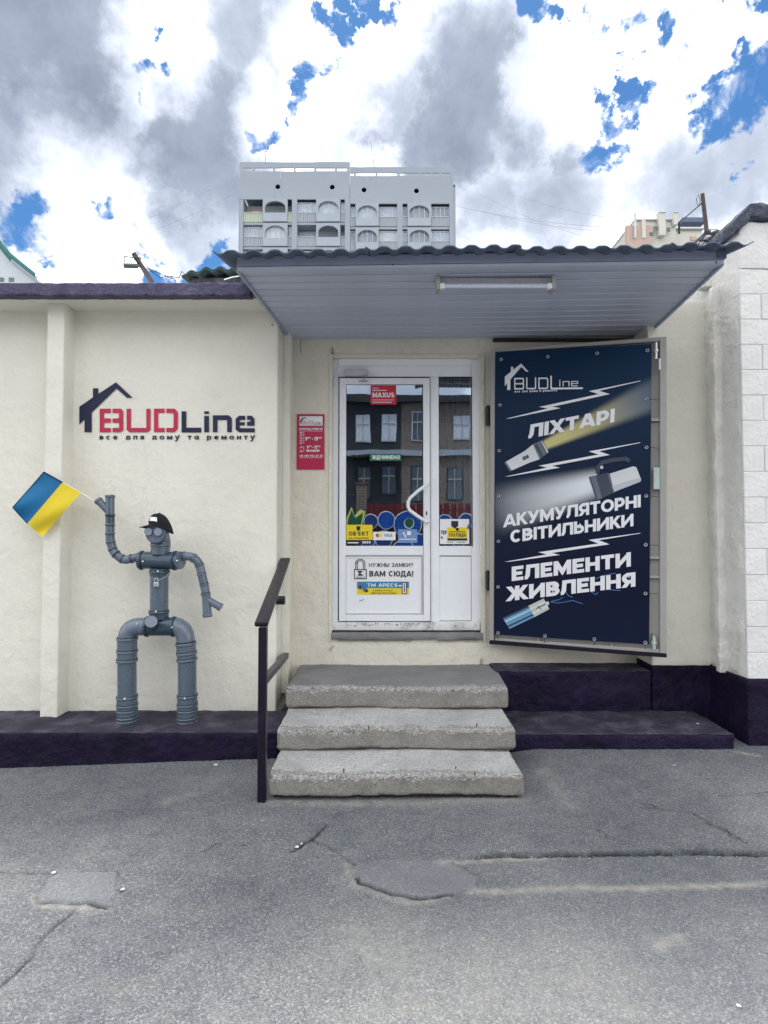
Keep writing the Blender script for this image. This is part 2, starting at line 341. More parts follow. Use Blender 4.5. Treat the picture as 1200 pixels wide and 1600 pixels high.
def glass_mat(name, refl, tint):
    m = bpy.data.materials.new(name); m.use_nodes = True; t = m.node_tree; n = t.nodes; l = t.links
    n.remove(n['Principled BSDF']); tr = n.new('ShaderNodeBsdfTransparent'); tr.inputs[0].default_value = (*tint, 1)
    gl = n.new('ShaderNodeBsdfGlossy'); gl.inputs['Roughness'].default_value = .004; gl.inputs[0].default_value = (.78, .88, 1, 1)
    fr = n.new('ShaderNodeFresnel'); fr.inputs[0].default_value = 1.5
    ad = n.new('ShaderNodeMath'); ad.operation = 'ADD'; ad.inputs[1].default_value = refl; l.new(fr.outputs[0], ad.inputs[0])
    nz = n.new('ShaderNodeTexNoise'); nz.inputs['Scale'].default_value = 2.2; tc_ = n.new('ShaderNodeTexCoord'); l.new(tc_.outputs['Object'], nz.inputs['Vector'])
    bp = n.new('ShaderNodeBump'); bp.inputs['Strength'].default_value = .05; bp.inputs['Distance'].default_value = .01; l.new(nz.outputs[0], bp.inputs['Height']); l.new(bp.outputs[0], gl.inputs['Normal'])
    mxs = n.new('ShaderNodeMixShader'); l.new(ad.outputs[0], mxs.inputs[0]); l.new(tr.outputs[0], mxs.inputs[1]); l.new(gl.outputs[0], mxs.inputs[2])
    l.new(mxs.outputs[0], n['Material Output'].inputs[0]); return m
M['glass'] = glass_mat('door_glass', .22, (.75, .8, .85))
def attr_mat(name, attr, rough=.5, bump=0, bs=100, spec=.4):
    m = bpy.data.materials.new(name); m.use_nodes = True; t = m.node_tree; n = t.nodes; l = t.links
    b = n['Principled BSDF']; a = n.new('ShaderNodeAttribute'); a.attribute_name = attr; l.new(a.outputs['Color'], b.inputs['Base Color'])
    b.inputs['Roughness'].default_value = rough; b.inputs['Specular IOR Level'].default_value = spec
    return m
def brick_mat(name, c1, c2, mortar, scale=1., axis_xz=True):
    m = bpy.data.materials.new(name); m.use_nodes = True; t = m.node_tree; n = t.nodes; l = t.links
    b = n['Principled BSDF']; b.inputs['Roughness'].default_value = .9
    tcn = n.new('ShaderNodeTexCoord'); mp = n.new('ShaderNodeMapping'); mp.inputs['Rotation'].default_value = (PI / 2, 0, 0); l.new(tcn.outputs['Object'], mp.inputs[0])
    br = n.new('ShaderNodeTexBrick'); br.inputs['Scale'].default_value = scale; br.inputs['Color1'].default_value = (*c1, 1); br.inputs['Color2'].default_value = (*c2, 1); br.inputs['Mortar'].default_value = (*mortar, 1)
    br.inputs['Brick Width'].default_value = .26; br.inputs['Row Height'].default_value = .085; br.inputs['Mortar Size'].default_value = .012
    l.new(mp.outputs[0], br.inputs['Vector']); l.new(br.outputs[0], b.inputs['Base Color']); return m
M['brick'] = brick_mat('opposite_brick', (.20, .14, .10), (.12, .08, .065), (.22, .21, .2))

# ---------------------------------------------------------------- lettering: strokes -> flat ribbons in photo pixels, laid on a plane
def arc(cx, cy, rx, ry, a0, a1, n=8):
    return [(cx + rx * math.cos(math.radians(a0 + (a1 - a0) * i / n)), cy + ry * math.sin(math.radians(a0 + (a1 - a0) * i / n))) for i in range(n + 1)]
def glyph(ch, w):
    h = w / 2; T = 1 - h; B = h; L = h; mid = .5
    def S(Wd): return Wd - h
    G = {}
    c = ch
    low = {'в': 'В', 'с': 'С', 'д': 'Д', 'л': 'Л', 'я': 'Я', 'о': 'О', 'м': 'М', 'т': 'Т', 'н': 'Н', 'п': 'П', 'и': 'И', 'і': 'І', 'х': 'Х', 'й': 'Й', 'к': 'К', 'ч': 'Ч', 'з': 'З', 'ы': 'Ы', 'г': 'Г', 'ж': 'Ж', 'ю': 'Ю', 'ц': 'Ц', 'ь': 'Ь'}
    k = 1.
    if c in low: s, a = glyph(low[c], w / .74); return [[(x * .74, y * .74) for x, y in p] for p in s], a * .74
    if c in 'еаурб':
        x = .62
        if c == 'е': return [arc(x / 2, .37, x / 2 - h, .37 - h, 0, 320, 14), [(h, .37), (x - h, .37)]], x
        if c == 'а': return [arc(x / 2, .37, x / 2 - h, .37 - h, 0, 360, 14), [(x - h, 0), (x - h, .74)]], x
        if c == 'у': return [[(0 + h * .8, .74), (x / 2 + .02, .02)], [(x - h * .8, .74), (x / 2 - .12, -.25), (x / 2 - .3, -.25)]], x
        if c == 'р': return [arc(x / 2, .37, x / 2 - h, .37 - h, 0, 360, 14), [(h, -.25), (h, .74)]], x
        if c == 'б': return [arc(x / 2, .37, x / 2 - h, .37 - h, 0, 360, 14), [(h, .37), (h, .8), (x - .08, 1 - h)]], x
    if c == ' ': return [], .38
    if c in 'АA': Wd = .86; return [[(-.02 + h * .9, 0), (Wd / 2 - h * .1, 1)], [(Wd + .02 - h * .9, 0), (Wd / 2 + h * .1, 1)], [(.2, .27), (Wd - .2, .27)]], Wd
    if c in 'ВB': Wd = .72; return [[(L, 0), (L, 1)], [(L, T), (Wd * .5, T)] + arc(Wd * .5, (T + mid) / 2, Wd * .5 - h - .03, (T - mid) / 2, 90, -90, 8) + [(L, mid)], [(L, mid), (Wd * .5, mid)] + arc(Wd * .5, (B + mid) / 2, Wd * .5 - h, (mid - B) / 2, 90, -90, 8) + [(L, B)]], Wd
    if c == 'Б': Wd = .70; return [[(L, 0), (L, 1)], [(L, T), (Wd - .06, T)], [(L, .58), (Wd * .5, .58)] + arc(Wd * .5, (B + .58) / 2, Wd * .5 - h, (.58 - B) / 2, 90, -90, 8) + [(L, B)]], Wd
    if c == 'Г': Wd = .6; return [[(L, 0), (L, T), (Wd, T)]], Wd
    if c == 'Д': Wd = .86; return [[(.18, B), (.26, T), (Wd - .2, T), (Wd - .2, B)], [(0, B), (Wd, B)], [(h * .8, -.2), (h * .8, B)], [(Wd - h * .8, -.2), (Wd - h * .8, B)]], Wd
    if c in 'ЕE': Wd = .64; return [[(Wd, T), (L, T), (L, B), (Wd, B)], [(L, mid), (Wd - .06, mid)]], Wd
    if c == 'Є': Wd = .76; return [arc(Wd / 2 + .02, mid, Wd / 2 - h, mid - h, 45, 315, 16), [(L, mid), (Wd - .2, mid)]], Wd
    if c == 'Ж': Wd = 1.14; return [[(Wd / 2, 0), (Wd / 2, 1)], [(h, 1), (Wd / 2 - .12, .5), (h * .8, 0)], [(Wd - h, 1), (Wd / 2 + .12, .5), (Wd - h * .8, 0)], [(Wd / 2 - .14, .5), (Wd / 2 + .14, .5)]], Wd
    if c in 'З3': Wd = .66; return [[(.04, T)] + arc(Wd * .46, (T + mid) / 2, Wd * .54 - h - .02, (T - mid) / 2, 90, -90, 8) + [(.2, mid)], [(.2, mid)] + arc(Wd * .46, (B + mid) / 2, Wd * .54 - h, (mid - B) / 2, 90, -90, 8) + [(.02, B)]], Wd
    if c == 'И': Wd = .84; return [[(L, 0), (L, 1)], [(Wd - h, 0), (Wd - h, 1)], [(L, .08 + h * .4), (Wd - h, .92 - h * .4)]], Wd
    if c == 'Й': s, a = glyph('И', w); return s + [arc(a / 2, 1.22, .16, .1, 180, 360, 6)], a
    if c in 'ІI': return [[(L, 0), (L, 1)]], w
    if c == 'Ї': return [[(L, 0), (L, .8)], [(L - h * .7, .95), (L - h * .1, .95)], [(L + h * .1, .95), (L + h * .9, .95)]], w
    if c in 'КK': Wd = .74; return [[(L, 0), (L, 1)], [(Wd - h, 1), (L + .04, .42)], [(L + .2, .55), (Wd - h * .8, 0)]], Wd
    if c == 'Л': Wd = .80; return [[(0, B)] + [(.08, B), (.16, .25), (.2, T)] + [(Wd - h, T), (Wd - h, 0)]], Wd
    if c in 'МM': Wd = .96; return [[(L, 0), (L, 1)], [(Wd - h, 0), (Wd - h, 1)], [(L, .96), (Wd / 2, .22), (Wd - h, .96)]], Wd
    if c in 'НH': Wd = .78; return [[(L, 0), (L, 1)], [(Wd - h, 0), (Wd - h, 1)], [(L, mid), (Wd - h, mid)]], Wd
    if c in 'ОO0': Wd = .9 if c != '0' else .72; return [arc(Wd / 2, mid, Wd / 2 - h, mid - h, 0, 360, 22)], Wd
    if c == 'П': Wd = .76; return [[(L, 0), (L, T), (Wd - h, T), (Wd - h, 0)]], Wd
    if c in 'РP': Wd = .70; return [[(L, 0), (L, 1)], [(L, T), (Wd * .5, T)] + arc(Wd * .5, (T + .36) / 2, Wd * .5 - h, (T - .36) / 2, 90, -90, 8) + [(L, .36)]], Wd
    if c in 'СC': Wd = .80; return [arc(Wd / 2 + .02, mid, Wd / 2 - h, mid - h, 45, 315, 18)], Wd
    if c in 'ТT': Wd = .72; return [[(0, T), (Wd, T)], [(Wd / 2, 0), (Wd / 2, T)]], Wd
    if c == 'У': Wd = .78; return [[(h * .8, 1), (Wd / 2, .34)], [(Wd - h * .8, 1), (Wd / 2 - .1, .12), (.12, B)]], Wd
    if c in 'ХX': Wd = .80; return [[(h * .8, 1), (Wd - h * .8, 0)], [(Wd - h * .8, 1), (h * .8, 0)]], Wd
    if c == 'Ч': Wd = .72; return [[(L, 1), (L, .55), (L + .08, .44), (Wd - h, .44)], [(Wd - h, 0), (Wd - h, 1)]], Wd
    if c == 'Ц': Wd = .84; return [[(L, 1), (L, B), (Wd, B)], [(Wd - .2, 1), (Wd - .2, B)], [(Wd - h * .6, B), (Wd - h * .6, -.2)]], Wd
    if c == 'Ь': Wd = .70; return [[(L, 0), (L, 1)], [(L, .58), (Wd * .5, .58)] + arc(Wd * .5, (B + .58) / 2, Wd * .5 - h, (.58 - B) / 2, 90, -90, 8) + [(L, B)]], Wd
    if c == 'Ы': s, a = glyph('Ь', w); return s + [[(a + .1 + h, 0), (a + .1 + h, 1)]], a + .1 + w
    if c == 'Ю': Wd = 1.08; return [[(L, 0), (L, 1)], [(L, mid), (.36, mid)], arc(Wd - .38, mid, .38 - h, mid - h, 0, 360, 20)], Wd
    if c == 'Я': Wd = .72; return [[(Wd - h, 0), (Wd - h, 1)], [(Wd - h, T), (Wd * .5, T)] + arc(Wd * .5, (T + .38) / 2, Wd * .5 - h, (T - .38) / 2, 90, 270, 8) + [(Wd - h, .38)], [(Wd * .5, .4), (h * .9, 0)]], Wd
    if c == 'U': Wd = .78; return [[(L, 1), (L, .36)] + arc(Wd / 2, .36, Wd / 2 - h, .36 - h, 180, 360, 10) + [(Wd - h, 1)]], Wd
    if c == 'S': Wd = .70; return [arc(Wd / 2, (T + mid) / 2, Wd / 2 - h, (T - mid) / 2, 35, 270, 10) + arc(Wd / 2, (B + mid) / 2, Wd / 2 - h, (mid - B) / 2, 90, -145, 10)], Wd
    if c == 'V': Wd = .80; return [[(h * .8, 1), (Wd / 2, 0)], [(Wd - h * .8, 1), (Wd / 2, 0)]], Wd
    if c == '1': return [[(0.02, .78), (.22, T), (.22, 0)]], .22 + h
    if c == '2': Wd = .66; return [arc(Wd / 2, .7, Wd / 2 - h, .3 - h, 160, -40, 10) + [(h, B), (Wd, B)]], Wd
    if c == '5': Wd = .66; return [[(Wd - .04, T), (.12, T), (.1, .55)] + arc(Wd / 2 - .02, .33, Wd / 2 - h, .33 - h, 100, -140, 10)], Wd
    if c == '7': Wd = .62; return [[(0, T), (Wd - h, T), (.2, 0)]], Wd
    if c == '8': Wd = .68; return [arc(Wd / 2, (T + mid) / 2, Wd / 2 - h - .03, (T - mid) / 2, 0, 360, 14), arc(Wd / 2, (B + mid) / 2, Wd / 2 - h, (mid - B) / 2, 0, 360, 14)], Wd
    if c == '9': Wd = .68; return [arc(Wd / 2, .68, Wd / 2 - h, .32 - h, 0, 360, 14), [(Wd - h, .68), (Wd - h * 1.6, .3), (.2, 0)]], Wd
    if c == '-': return [[(0, .4), (.3, .4)]], .3
    if c == '+': return [[(0, .45), (.5, .45)], [(.25, .2), (.25, .7)]], .5
    if c == '!': return [[(L, .32), (L, 1)], [(L, 0), (L, w)]], w
    if c == '?': Wd = .6; return [arc(Wd / 2, .72, Wd / 2 - h, .28 - h, 170, -60, 8) + [(Wd / 2, .3)], [(Wd / 2, 0), (Wd / 2, w)]], Wd
    if c == "'": return [[(L, .7), (L, 1)]], w
    if c == '.': return [[(L, 0), (L, w)]], w
    raise KeyError(c)
def ribbon(pts, w):              # quads of a mitred ribbon
    n = len(pts); P = [Vector((p[0], p[1])) for p in pts]; closed = (P[0] - P[-1]).length < 1e-6; out = []
    def nrm(a, b): d = (b - a).normalized(); return Vector((-d.y, d.x))
    L_ = []
    for i in range(n):
        if closed and i in (0, n - 1): a, b = nrm(P[-2], P[-1]), nrm(P[0], P[1])
        elif i == 0: a = b = nrm(P[0], P[1])
        elif i == n - 1: a = b = nrm(P[-2], P[-1])
        else: a, b = nrm(P[i - 1], P[i]), nrm(P[i], P[i + 1])
        m = (a + b)
        if m.length < .2: m = a
        m.normalize(); L_.append(m * (w / 2) / max(.4, m.dot(a)))
    for i in range(n - 1): out.append([P[i] + L_[i], P[i + 1] + L_[i + 1], P[i + 1] - L_[i + 1], P[i] - L_[i]])
    return out
class Art:                       # flat print: polygons given in photo pixels, laid on a plane with a hair of relief
    def __init__(s, p0, n, lift=.0015): s.p0, s.n, s.b, s.k, s.lift = Vector(p0), Vector(n).normalized(), MB(), 0, lift
    def pt(s, p, e=0): return on_plane(p[0], p[1], s.p0, s.n) + s.n * (s.lift + e)
    def poly(s, pts, m=0, e=None):
        if e is None: s.k += 1; e = s.k * .00004
        s.b.m = m; s.b.add([s.pt(p, e) for p in pts], [tuple(range(len(pts)))])
    def rect(s, x0, y0, x1, y1, m=0): s.poly([(x0, y0), (x1, y0), (x1, y1), (x0, y1)], m)
    def rib(s, pts, w, m=0, f=lambda p: p):
        s.k += 1
        for q in ribbon(pts, w): s.poly([f(p) for p in q], m, s.k * .00004)
    def text(s, t, a, b, hvec, m=0, w=.2, gap=.09):   # baseline from a to b, cap height vector hvec (pixels)
        gs = [glyph(c, w) for c in t]; tot = sum(g[1] for g in gs) + gap * (len(t) - 1); x = 0
        a = Vector(a); b = Vector(b); U = (b - a) / tot; H = Vector(hvec)
        for st, adv in gs:
            top = .74 if 0 < len(st) and max(q[1] for p in st for q in p) < .76 else 1.
            for p in st:
                p = [Vector(q) for q in p]
                for i0, i1 in ((0, 1), (-1, -2)):            # slanted ends run past the line and are cut level
                    e, o = p[i0], p[i1]
                    if (abs(e.y) < .001 or abs(e.y - top) < .001) and abs(e.x - o.x) > .02 and abs(e.y - o.y) > .1: p[i0] = e + (e - o).normalized() * w * .6
                lo_, hi_ = (0, top) if all(-.001 - w <= q[1] <= top + w for q in p) and min(q[1] for q in p) > -.15 and (max(q[1] for q in p) <= top + .14) else (-9, 9)
                s.k += 1
                for q4_ in ribbon([(x + q[0], q[1]) for q in p], w):
                    pl = [(v.x, v.y) for v in q4_]
                    for sgn, lim in ((1, lo_), (-1, -hi_)):
                        out = []
                        for k_ in range(len(pl)):
                            c0, c1 = pl[k_], pl[(k_ + 1) % len(pl)]; d0, d1 = c0[1] * sgn - lim, c1[1] * sgn - lim
                            if d0 >= 0: out.append(c0)
                            if (d0 >= 0) != (d1 >= 0): t_ = d0 / (d0 - d1); out.append((c0[0] + (c1[0] - c0[0]) * t_, c0[1] + (c1[1] - c0[1]) * t_))
                        pl = out
                    if len(pl) >= 3: s.poly([tuple(a + U * v[0] + H * v[1]) for v in pl], m, s.k * .00004)
            x += adv + gap
    def disc(s, c, r, m=0, n=20, ry=None): s.poly([(c[0] + r * math.cos(2 * PI * i / n), c[1] + (ry or r) * math.sin(2 * PI * i / n)) for i in range(n)], m)
    def build(s, name, mats, parent=None): return s.b.build(name, mats, parent, auto=False)

def logo(A, f, m_house, m_red, m_line, under=False):
    q = lambda pts: [f(p) for p in pts]
    A.poly(q([(90, 208), (168, 155), (202, 132), (308, 102), (165, 240), (130, 290), (90, 313)][:0] or [(90, 208), (165, 157), (165, 240), (90, 313)]), m_house)
    A.poly(q([(165, 157), (305, 65), (308, 102), (165, 240)]), m_house)
    A.poly(q([(305, 65), (403, 156), (370, 156), (308, 102)]), m_house)
    A.poly(q([(170, 100), (202, 100), (202, 134), (170, 156)]), m_house)
    A.poly(q([(121, 280), (163, 238), (163, 357), (121, 357)]), m_house)
    R = lambda pts, w, m: A.rib(pts, w, m, f)
    w = 16 if under else 25
    R([(275, 232), (222, 232), (222, 345), (275, 345)], w, m_red); R([(222, 289), (275, 289)], w, m_red)
    R([(275 if under else 285, 232), (328, 232), (335, 240), (335, 280), (322, 289)], w, m_red); R([(275 if under else 285, 289), (324, 289), (336, 300), (336, 338), (328, 345), (275 if under else 285, 345)], w, m_red)
    R([(380, 220), (380, 338), (388, 345), (487, 345), (495, 338), (495, 220)], w, m_red)
    R([(590, 232), (540, 232), (540, 345), (590, 345)], w, m_red); R([(590 if under else 600, 232), (643, 232), (655, 245), (655, 332), (643, 345), (590 if under else 600, 345)], w, m_red)
    if under:
        R([(700, 205), (700, 340), (708, 348), (1118, 348)], 20, m_line)
        g = lambda p: f((p[0] * .86 + 1118 * .14 - 60, 250 + (p[1] - 235) * .62))
        R2 = lambda pts, w_, m: A.rib(pts, w_, m, g); w = 14
        R2([(836, 262), (836, 357)], w, m_line); R2([(836, 235), (836, 250)], w, m_line)
        R2([(886, 357), (886, 270), (975, 270), (975, 357)], w, m_line)
        R2([(1108, 350), (1015, 350), (1015, 270), (1108, 270), (1108, 308), (1015, 308)], w, m_line)
    else:
        R([(703, 235), (703, 345), (805, 345)], 28, m_line)
        R([(836, 235), (836, 250)], 28, m_line); R([(836, 262), (836, 357)], 28, m_line)
        R([(886, 357), (886, 272), (960, 272), (970, 282), (970, 357)], 27, m_line)
        R([(1118, 346), (1030, 346), (1018, 336), (1018, 284), (1030, 273), (1062, 273)], 24, m_line)
        R([(1073, 273), (1095, 273), (1104, 282), (1104, 308), (1073, 308)], 24, m_line); R([(1018, 308), (1060, 308)], 18, m_line)

# ---------------------------------------------------------------- setting: ground
YW, YL, YR, YP = 4.97, 4.57, 4.69, 4.22        # entrance wall, wall with the painted logo, wall behind the banner, block wall end
def sstep(x, a, b): t = np.clip((x - a) / (b - a), 0, 1); return t * t * (3 - 2 * t)
def ground_z(x, y):
    z = np.clip((x + .85) * .037, -.12, 0) * sstep(y, 2.2, 4.0)
    return z + .042 * sstep(x, .75, 1.1) * sstep(y, 3.3, 4.1)
def seg_dist(X, Y, pts):
    d = np.full(X.shape, 1e9)
    for (ax, ay), (bx, by) in zip(pts[:-1], pts[1:]):
        dx, dy = bx - ax, by - ay; t = np.clip(((X - ax) * dx + (Y - ay) * dy) / (dx * dx + dy * dy + 1e-12), 0, 1)
        d = np.minimum(d, np.hypot(X - ax - t * dx, Y - ay - t * dy))
    return d
def gp(pts): return [tuple(on_z(px, py, 0.0)[:2]) for px, py in pts]
def wiggle(pts, amp, seed):
    rnd = random.Random(seed); out = []
    for (ax, ay), (bx, by) in zip(pts[:-1], pts[1:]):
        L = math.hypot(bx - ax, by - ay); k = max(1, int(L / .03))
        for i in range(k):
            t = i / k; out.append((ax + (bx - ax) * t + rnd.uniform(-amp, amp), ay + (by - ay) * t + rnd.uniform(-amp, amp)))
    out.append(pts[-1]); return out
def make_ground():
    out_x = [4, 5, 7, 10, 15, 25, 45, 90, 200, 600]
    xs = np.array([-v for v in out_x[::-1]] + list(np.arange(-3.3, 3.301, .0105)) + out_x, 'f')
    ys = np.array([-600, -200, -90, -45, -25, -12, -6, -3, -1, 0, .6, 1.1, 1.4] + list(np.arange(1.55, 4.36, .0105)) + [4.6, 4.9, 5.3, 6, 8, 12, 20, 40, 90, 200, 600], 'f')
    X, Y = np.meshgrid(xs, ys); Z = ground_z(X, Y).astype('f')
    nx, ny = len(xs), len(ys)
    cracks = [([(508, 1290), (490, 1308), (468, 1322), (457, 1330)], .009, 1), ([(487, 1312), (520, 1325), (545, 1346), (556, 1352)], .005, .6),
              ([(555, 1372), (575, 1383), (610, 1394), (640, 1402), (680, 1400), (706, 1397)], .009, 1), ([(745, 1385), (748, 1370), (725, 1355), (695, 1344)], .004, .4),
              ([(60, 1398), (62, 1408), (100, 1409), (138, 1410), (150, 1415), (168, 1417)], .009, 1), ([(183, 1360), (180, 1385), (190, 1394)], .006, .8), ([(62, 1395), (80, 1366), (100, 1360), (183, 1360)], .003, .3),
              ([(120, 1418), (85, 1450), (62, 1472), (50, 1495), (20, 1520), (0, 1540)], .006, .8), ([(0, 1361), (50, 1362), (90, 1361)], .005, .7),
              ([(240, 1312), (215, 1328), (190, 1346)], .004, .5), ([(318, 1330), (335, 1318), (345, 1316)], .005, .6), ([(365, 1320), (385, 1320), (405, 1308)], .004, .5),
              ([(1000, 1262), (1040, 1266), (1085, 1272), (1110, 1290), (1140, 1302), (1165, 1322)], .005, .8), ([(1125, 1246), (1160, 1243), (1200, 1240)], .004, .6), ([(1105, 1290), (1130, 1300), (1150, 1316)], .005, .7),
              ([(930, 1298), (942, 1304), (948, 1312)], .008, .9), ([(1010, 1256), (1025, 1260), (1020, 1264), (1008, 1260)], .004, .7), ([(355, 1452), (375, 1440), (430, 1395)], .004, .35), ([(640, 1185 + 90), (655, 1270), (670, 1277)], .003, .4)]
    crk = np.zeros(X.shape, 'f')
    for i, (p, w, a) in enumerate(cracks):
        d = seg_dist(X, Y, wiggle(gp(p), .008, i)); g = np.exp(-(d / w) ** 2) * a; crk = np.maximum(crk, g)
    fv = np.array([mn.noise(Vector((float(x) * 11, float(y) * 11, 7.))) for y in ys[::4] for x in xs[::4]], 'f').reshape(len(ys[::4]), len(xs[::4]))
    fz = np.repeat(np.repeat(fv, 4, 0), 4, 1)[:ny, :nx]; crk *= np.clip(1.05 + fz * 1.5, .2, 1.2)
    # edge of the upper asphalt layer
    lip = wiggle(gp([(560, 1343), (640, 1342), (690, 1341), (760, 1339), (850, 1337), (950, 1335.5), (1030, 1334), (1110, 1334), (1200, 1336), (1500, 1340)]), .006, 50)
    lx = np.array([p[0] for p in lip]); ly = np.array([p[1] for p in lip]); yl = np.interp(X, lx, ly)
    on = sstep(X, .25, .6)
    Z += (.016 * sstep(Y - yl, -.004, .012) * (1 - sstep(Y - yl, .0, .7)) * on).astype('f')
    crk = np.maximum(crk, np.clip(1.5 * np.exp(-((Y - yl) / .009) ** 2), 0, 1) * on * np.clip(1 + fz, .5, 1))  # shadow line under the lip darkened into the crack mask
    Z -= .016 * crk
    nzv = np.array([mn.noise(Vector((float(x) * 1.1, float(y) * 1.1, 3.))) for y in ys[::8] for x in xs[::8]], 'f').reshape(len(ys[::8]), len(xs[::8]))
    nz = np.repeat(np.repeat(nzv, 8, 0), 8, 1)[:ny, :nx]
    ins = (np.abs(X) < 3.2) & (Y > 1.55) & (Y < 4.3)
    rng = np.random.default_rng(3)
    Z += np.where(ins, rng.normal(0, .0011, X.shape), 0).astype('f')
    # sand and patches
    sand = np.zeros(X.shape, 'f')
    for p, w, a in [([(735, 1394), (800, 1392), (900, 1388), (1000, 1388), (1200, 1382), (1400, 1380)], .022, .6), ([(420, 1252), (520, 1256), (650, 1254), (780, 1250), (815, 1246)], .05, .35), ([(540, 1350), (548, 1370), (560, 1385), (600, 1400), (640, 1410), (700, 1404)], .025, .4),
                    ([(55, 1400), (60, 1412), (130, 1418), (170, 1422)], .02, .35), ([(690, 1347), (760, 1344), (850, 1341)], .02, .6), ([(260, 1250), (300, 1238)], .04, .25), ([(850, 1210), (890, 1260)], .06, .25), ([(590, 1480), (620, 1500)], .25, .2), ([(640, 1560), (900, 1540)], .3, .15), ([(1150, 1184), (1185, 1190)], .02, .8), ([(1030, 1480), (1060, 1465)], .03, .35)]:
        d = seg_dist(X, Y, wiggle(gp(p), .006, 9)); sand = np.maximum(sand, np.exp(-(d / w) ** 2) * a)
    def inside(poly):
        r = np.zeros(X.shape, bool); n = len(poly)
        for i in range(n):
            (x1, y1), (x2, y2) = poly[i], poly[(i + 1) % n]
            c = ((y1 > Y) != (y2 > Y)) & (X < (x2 - x1) * (Y - y1) / (y2 - y1 + 1e-12) + x1); r ^= c
        return r
    pat = np.zeros(X.shape, 'f')
    wg = lambda p: wiggle(gp(p + [p[0]]), .012, 77)[:-1]
    pat[inside(wg([(60, 1400), (80, 1366), (95, 1358), (183, 1361), (181, 1392), (165, 1417), (62, 1409)]))] = 1
    pat[inside(wg([(552, 1352), (600, 1344), (690, 1343), (745, 1368), (742, 1388), (700, 1397), (640, 1402), (590, 1390), (560, 1376)]))] = 1
    lower = np.where(Y < yl - .0, 1, 0) * sstep(X, -.2, .6)
    V = np.stack([X, Y, Z], -1).reshape(-1, 3)
    I = np.arange(nx * ny).reshape(ny, nx)
    Fq = np.stack([I[:-1, :-1], I[:-1, 1:], I[1:, 1:], I[1:, :-1]], -1).reshape(-1, 4)
    me = bpy.data.meshes.new('asphalt_ground'); me.vertices.add(len(V)); me.vertices.foreach_set('co', V.ravel().astype('f'))
    me.loops.add(Fq.size); me.loops.foreach_set('vertex_index', Fq.ravel().astype('i')); me.polygons.add(len(Fq)); me.polygons.foreach_set('loop_start', (np.arange(len(Fq)) * 4).astype('i'))
    me.update(calc_edges=True)
    ca = me.color_attributes.new('mask', 'FLOAT_COLOR', 'POINT')
    ca.data.foreach_set('color', np.stack([crk, sand, pat + lower * .35, np.ones_like(crk)], -1).reshape(-1).astype('f'))
    me.polygons.foreach_set('use_smooth', [True] * len(me.polygons))
    m = bpy.data.materials.new('worn_asphalt'); m.use_nodes = True; t = m.node_tree; n = t.nodes; l = t.links; b = n['Principled BSDF']; b.inputs['Roughness'].default_value = .88; b.inputs['Specular IOR Level'].default_value = .25
    tcn = n.new('ShaderNodeTexCoord'); vec = tcn.outputs['Object']
    def nz_(s, d=6, r=.6):
        x = n.new('ShaderNodeTexNoise'); x.inputs['Scale'].default_value = s; x.inputs['Detail'].default_value = d; x.inputs['Roughness'].default_value = r; l.new(vec, x.inputs['Vector']); return x.outputs[0]
    def mr(v, a, c, lo=0, hi=1):
        x = n.new('ShaderNodeMapRange'); l.new(v, x.inputs[0]); x.inputs[1].default_value = a; x.inputs[2].default_value = c; x.inputs[3].default_value = lo; x.inputs[4].default_value = hi; return x.outputs[0]
    def mixc(f, a, c, bt='MIX'):
        x = n.new('ShaderNodeMix'); x.data_type = 'RGBA'; x.blend_type = bt
        for i, q in ((0, f), (6, a), (7, c)):
            if hasattr(q, 'is_output'): l.new(q, x.inputs[i])
            elif isinstance(q, (int, float)): x.inputs[i].default_value = q
            else: x.inputs[i].default_value = tuple(q)[:3] + (1,)
        return x.outputs[2]
    vo = n.new('ShaderNodeTexVoronoi'); vo.inputs['Scale'].default_value = 175; l.new(vec, vo.inputs['Vector'])
    vb = n.new('ShaderNodeSeparateColor'); l.new(vo.outputs['Color'], vb.inputs[0])
    rp = n.new('ShaderNodeValToRGB'); l.new(vb.outputs[0], rp.inputs[0]); r_ = rp.color_ramp
    r_.elements[0].color = (.105, .11, .12, 1); r_.elements[1].position = 1; r_.elements[1].color = (.36, .36, .355, 1)
    for p_, c_ in ((.45, (.162, .17, .182, 1)), (.8, (.21, .217, .226, 1)), (.93, (.275, .28, .28, 1))): e = r_.elements.new(p_); e.color = c_
    c = rp.outputs[0]
    c = mixc(mr(nz_(1.1, 8, .65), .35, .65, 0, .9), c, mixc(1., c, (.60, .63, .68), 'MULTIPLY'))
    c = mixc(mr(nz_(7, 8, .7), .45, .75, 0, .35), c, (.27, .262, .24))
    at_ = n.new('ShaderNodeAttribute'); at_.attribute_name = 'mask'; sp = n.new('ShaderNodeSeparateColor'); l.new(at_.outputs['Color'], sp.inputs[0])
    ps = n.new('ShaderNodeMath'); ps.operation = 'MULTIPLY'; l.new(sp.outputs[2], ps.inputs[0]); ps.inputs[1].default_value = .35
    c = mixc(ps.outputs[0], c, (.225, .24, .252))
    sm = n.new('ShaderNodeMath'); sm.operation = 'MULTIPLY'; l.new(sp.outputs[1], sm.inputs[0]); l.new(mr(nz_(16, 8, .75), .36, .56, .15, 1.35), sm.inputs[1])
    c = mixc(sm.outputs[0], c, (.38, .365, .32))
    c = mixc(sp.outputs[0], c, (.03, .03, .032))
    l.new(c, b.inputs['Base Color'])
    b1 = n.new('ShaderNodeBump'); b1.inputs['Strength'].default_value = .7; b1.inputs['Distance'].default_value = .004; l.new(vo.outputs['Distance'], b1.inputs['Height']); b1.invert = True
